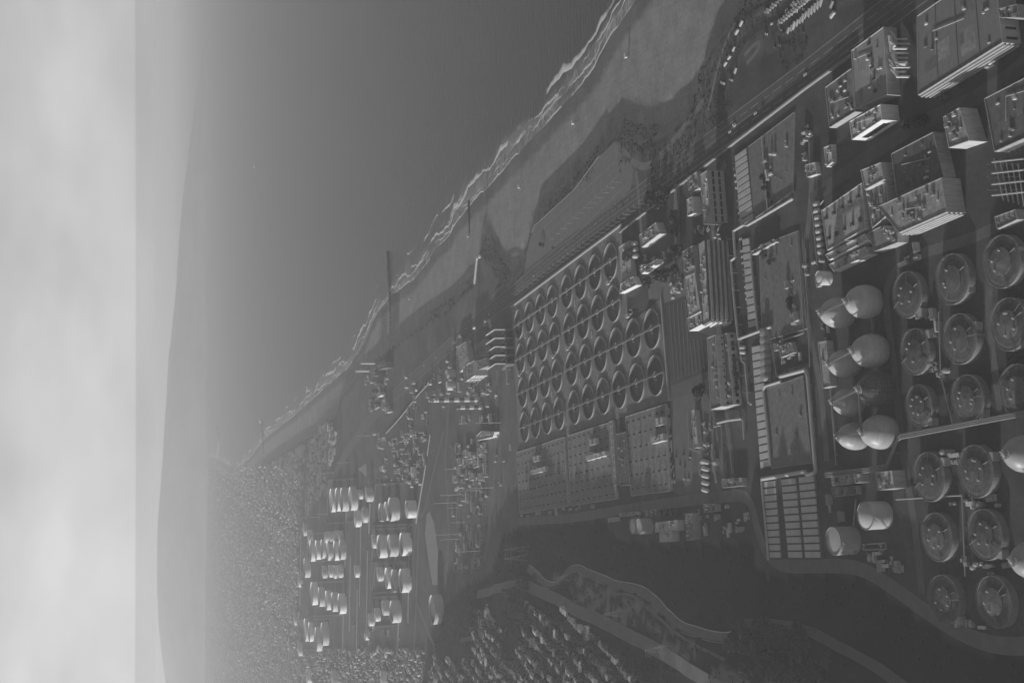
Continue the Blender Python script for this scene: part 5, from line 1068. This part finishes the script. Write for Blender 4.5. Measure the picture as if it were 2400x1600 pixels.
# ------------------------------------------------------------------ beach: lifeguard towers, groyne, jetty, boat
def guard(label, x, y):
    p = PT(x, y); t_ = thing('lifeguard_tower', label, 'lifeguard tower', p, .2, 'lifeguard towers on the sand')
    MB().box(0, 0, 2.4, 4.8, 4.5, 3.6).build('cabin', mat(.6), t_, rel=False); MB().box(0, 0, 4.8, 5.2, 5.4, 4.6).build('roof', mat(.6), t_, rel=False)
    for a_, b_ in ((-1, -1), (1, -1), (1, 1), (-1, 1)): MB().box(a_ * 1.9, b_ * 1.5, -.3, 2.4, .35, .35).build('leg', mat(.3), t_, rel=False)
    MB().box(-4, 0, 1.0, 1.3, 5, 1.4).build('ramp', mat(.4), t_, rel=False)
for x, y, l_ in [(1473, 132, 'white lifeguard hut nearest the top edge on the open sand'), (1348, 288, 'small lifeguard hut halfway down the near beach'), (1221, 438, 'lifeguard hut on sand above the long parking lot'), (1101, 553, 'lifeguard hut at the wet sand beside a long shadow'),
                 (914, 810, 'lifeguard hut by the groyne root'), (962, 700, 'lifeguard hut on the sand beyond the groyne')]: guard(l_, x, y)
g0, g1 = P(909, 588, -15), P(915, 800, -10)
mb = MB(); rr = random.Random(4)
for i in range(420):
    u = rr.random(); x = g0[0] + (g1[0] - g0[0]) * u + rr.uniform(-3.5, 3.5); y = g0[1] + (g1[1] - g0[1]) * u + rr.uniform(-2.6, 2.6) * (1 if u < .55 else .4); s_ = rr.uniform(1.4, 2.6)
    mb.box(x, y, -18, -16 + rr.uniform(1.5, 6.0), s_ * 1.4, s_, rr.random() * 3, rr.uniform(.5, .8))
tag(mb.build('rock_groyne', mat(.07, var=.4, scale=.4)), 'long dark rock groyne running straight out into the surf', 'groyne')
g0, g1 = P(614, 985, -15), P(618, 1062, -13); t_ = thing('pier', 'distant dark pier on legs crossing the surf of the far beach', 'pier', (g0[0], g0[1], -16))
MB().box((g0[0] + g1[0]) / 2, (g0[1] + g1[1]) / 2, -10, -8.8, hypot(g0[0] - g1[0], g0[1] - g1[1]), 14, atan2(g1[1] - g0[1], g1[0] - g0[0])).build('deck', mat(.07), t_)
MB().cyl(g0[0], g0[1], -8.8, -1, 14, 16).build('round_house', mat(.5), t_)
for i in range(16): u = (i + .5) / 16; MB().box(g0[0] + (g1[0] - g0[0]) * u, g0[1] + (g1[1] - g0[1]) * u, -19, -10, 3, 8).build('pile', mat(.05), t_)
mb = MB(); b1 = [P(510, 1000, -16), P(514, 1030, -16), P(508, 1075, -16), P(500, 1095, -16)]
for a_, b_ in zip(b1[:-1], b1[1:]): mb.box((a_[0] + b_[0]) / 2, (a_[1] + b_[1]) / 2, -19, -9, hypot(a_[0] - b_[0], a_[1] - b_[1]), 30, atan2(b_[1] - a_[1], b_[0] - a_[0]), .8)
tag(mb.build('harbour_breakwater', mat(.16)), 'curved breakwater of the far harbour', 'breakwater')
p = P(597, 389, -16); t_ = thing('motor_boat', 'tiny white boat alone on the hazy sea', 'boat', p, .4)
mb = MB(); mb.add([(-12, -4, 0), (8, -4, 0), (16, 0, 0), (8, 4, 0), (-12, 4, 0), (-12, -4.5, 3), (9, -4.5, 3.4), (18, 0, 4), (9, 4.5, 3.4), (-12, 4.5, 3)], [(0, 1, 6, 5), (1, 2, 7, 6), (2, 3, 8, 7), (3, 4, 9, 8), (4, 0, 5, 9), (5, 6, 7, 8, 9)]); mb.build('hull', mat(.8), t_, rel=False)
MB().box(-2, 0, 3, 7, 9, 5, 0, .8).build('cabin', mat(.8), t_, rel=False)
wall_line('sand_wall_and_shadow', 'bright seawall at the pointed promontory on the beach', [P(*q_)[:2] for q_ in ((1128, 600), (1119, 606), (1113, 665))], 4, 2.6, .6)
wall_line('sand_wall_and_shadow', 'dark strip standing in for the long shadow cast across the wet sand', [P(1099, 470, -15)[:2], P(1101, 548, -14)[:2]], 2.5, 4.5, .05, -17)  # dark raised strip in place of the hut's cast shadow
wall_line('lot_fence', 'low fence along the seaward edge of the beach parking lot', px([(1248, 545), (1253, 529), (1345, 446), (1405, 366)]), .4, 1.4, .12)
tag(TS.build('garden_trees', leafm[0]), kind='stuff')
# ------------------------------------------------------------------ lamps, cars
LMP = None
def lamp(x, y, label, group, h=10):
    global LMP
    p = P(x, y, 0)
    if LMP is None:
        t_ = thing('street_lamp', '', 'street lamp', (0, 0, 0)); MB().tube((0, 0, 0), (0, 0, 10), .22, 6, .12).build('post', mat(.5), t_, rel=False)
        MB().tube((0, 0, 10), (1.8, 0, 10.3), .12, 5).build('arm', mat(.5), t_, rel=False); MB().box(2.2, 0, 10.2, 10.45, 1.1, .5).build('lamp_head', mat(.5), t_, rel=False); LMP = t_; o = t_
    else: o = copy_tree(LMP)
    o.location = p; o.scale = (h / 10,) * 3; o['label'] = label; o['group'] = group
for i in range(26):
    u = i / 25; lamp(1215 + 300 * u, 690 - 212 * u, 'slim street lamp along the coast road beside the clarifier deck', 'street lamps by the clarifier deck')
for i in range(12): lamp(1300 + 14 * i, 560 - 12 * i, 'slim lamp between the coast road and the beach parking lot', 'lamps by the parking lot', 9)
for i in range(10): lamp(1720 + 4.2 * i * 1.0, 560 + i * 40, 'slim lamp beside the strips of tank covers', 'lamps by the tank covers', 8)
CR = []
for k_ in range(3):
    t_ = thing('parked_car', '', 'car', (0, 0, 0)); a_ = (.75, .25, .05)[k_]; m_ = mat(a_, rough=.3, var=.03, spec=.5)
    mb = MB(); mb.box(0, 0, .35, .95, 4.6, 1.8).build('body', m_, t_, rel=False); MB().box(-.2, 0, .95, 1.5, 2.6, 1.65, 0, .8).build('cabin', mat(.03, rough=.1), t_, rel=False); MB().box(-.2, 0, 1.5, 1.56, 2.0, 1.3).build('roof', m_, t_, rel=False)
    for a2 in (-1.4, 1.4):
        for b2 in (-.85, .85): MB().tube((a2, b2 - .1, .35), (a2, b2 + .1, .35), .35, 10).build('wheel', mat(.02), t_, rel=False)
    CR.append(t_)
cus = [False] * 3; CN = ['white', 'grey', 'black']
def car(x, y, rot, where, s=1.0, terr=False, p=None):
    k_ = random.choice([0, 0, 1, 2]); o = CR[k_] if not cus[k_] else copy_tree(CR[k_]); cus[k_] = True
    p = p or (PT(x, y, .6) if terr else P(x, y, .12)); o.location = p; o.rotation_euler = (0, 0, rot); o.scale = (s,) * 3
    o['label'] = '%s car %s' % (CN[k_], where); o['group'] = '%s cars %s' % (CN[k_], where)
for j in range(2):
    for i in range(26): car(1564 + i * .55 + j * 5, 962 + i * 6.6, A + pi / 2, 'parked in the row right of the rightmost reactor')
for i in range(8): car(random.uniform(1585, 1620), random.uniform(1060, 1130), A, 'standing in the wide yard right of the reactors')
for i in range(26): car(1722 + i * 1.5, 380 + i * 15 if i < 10 else 560 + (i - 10) * 14, A, 'parked along the strips of tank covers')
for i in range(14): car(1630 + random.uniform(0, 35), 528 + random.uniform(0, 18), .3, 'parked below the office block')
for i in range(12): car(1260 + random.uniform(0, 170), 0, 0, 'x', p=None) if False else None
for i in range(18):
    u = random.random(); a_ = COASTROAD[2:11]; j = int(u * 8); f = u * 8 - j; x = a_[j][0] + (a_[j + 1][0] - a_[j][0]) * f; y = a_[j][1] + (a_[j + 1][1] - a_[j][1]) * f
    car(x + random.choice([-3, 3]), y + random.choice([-3, 3]), A + .1, 'driving on the coast road')
for i in range(9): car(random.uniform(1270, 1400), random.uniform(470, 560), A, 'left alone on the beach parking lot') if False else None
# beach camper vans in the upper lot
ribbon('camp_road', [(1700, 200), (1704, 160), (1735, 105), (1762, 68), (1790, 48), (1830, 52), (1860, 30)], 8, .05, .12)
ribbon('camp_path', [(1660, 260), (1672, 200), (1690, 120), (1730, 40), (1790, -20)], 4, .2, .12)
ribbon('camp_path', [(1745, 130), (1770, 90), (1800, 80), (1785, 120), (1750, 150)], 4, .17, .12)
sheet('camp_lot', [(1780, 70), (1860, -20), (1990, -80), (1990, -10), (1900, 60), (1840, 110), (1800, 130)], .075, .07)
VN = thing('camper_van', '', 'van', (0, 0, 0)); vm = mat(.42, var=.05)
MB().box(0, 0, .5, 3.0, 7.5, 2.5).build('body', vm, VN, rel=False); MB().box(4.1, 0, .5, 1.9, 1.2, 2.3, 0, .9).build('cab', vm, VN, rel=False); MB().box(4.2, 0, 1.9, 2.5, .9, 2.1, 0, .8).build('windscreen', dkwin, VN, rel=False)
for a2 in (-2.3, 3.2):
    for b2 in (-1.15, 1.15): MB().tube((a2, b2 - .12, .45), (a2, b2 + .12, .45), .45, 10).build('wheel', mat(.02), VN, rel=False)
MB().box(-1, 0, 3.0, 3.3, 1.4, 1.0).build('roof_vent', mat(.3), VN, rel=False)
fv = True
VS = [(1832 + i * 6, 52 - i * 5, 1.0) for i in range(14)] + [(1850 + i * 7, 72 - i * 6, 2.6) for i in range(12)] + [(1862 + i * 6, 14 - i * 5, 1.0) for i in range(9)] + [(1800 + i * 6, 30 - i * 6, 1.2) for i in range(8)] + [(1730, 75, 2), (1722, 115, 2), (1712, 135, 2), (1703, 150, 2), (1697, 195, 1), (1716, 188, 1), (1726, 166, 2.5), (1953, 12, 2.4), (1955, 35, 2.2), (1740, 55, 2)]
for i, (x, y, r_) in enumerate(VS):
    o = VN if fv else copy_tree(VN); fv = False; o.location = P(x, y, .12); o.rotation_euler = (0, 0, r_ + random.gauss(0, .08)); s_ = random.uniform(.65, .95); o.scale = (s_, s_, s_)
    o['label'] = 'white camper van parked in the dune camp near the top edge'; o['group'] = 'camper vans near the top edge'
for i in range(16): car(random.uniform(1790, 1900), random.uniform(10, 110), random.random() * 3, 'in the dune camp near the top edge')

for o in TREES + HS + CR:
    if not o.get('label'):
        for c in list(o.children_recursive): bpy.data.objects.remove(c)
        bpy.data.objects.remove(o)
# ------------------------------------------------------------------ haze box
hm = bpy.data.materials.new('haze'); hm.use_nodes = True; t = hm.node_tree; t.nodes.clear()
oo = N(t, 'ShaderNodeOutputMaterial'); pv = N(t, 'ShaderNodeVolumePrincipled'); pv.inputs['Density'].default_value = HAZE; pv.inputs['Color'].default_value = (1, 1, 1, 1); pv.inputs['Anisotropy'].default_value = .3
t.links.new(pv.outputs[0], oo.inputs['Volume'])
hz = MB().box(0, 22000, -60, 600, 110000, 46000).build('haze', hm); tag(hz, kind='stuff')
hz.location = (0, 0, 0)
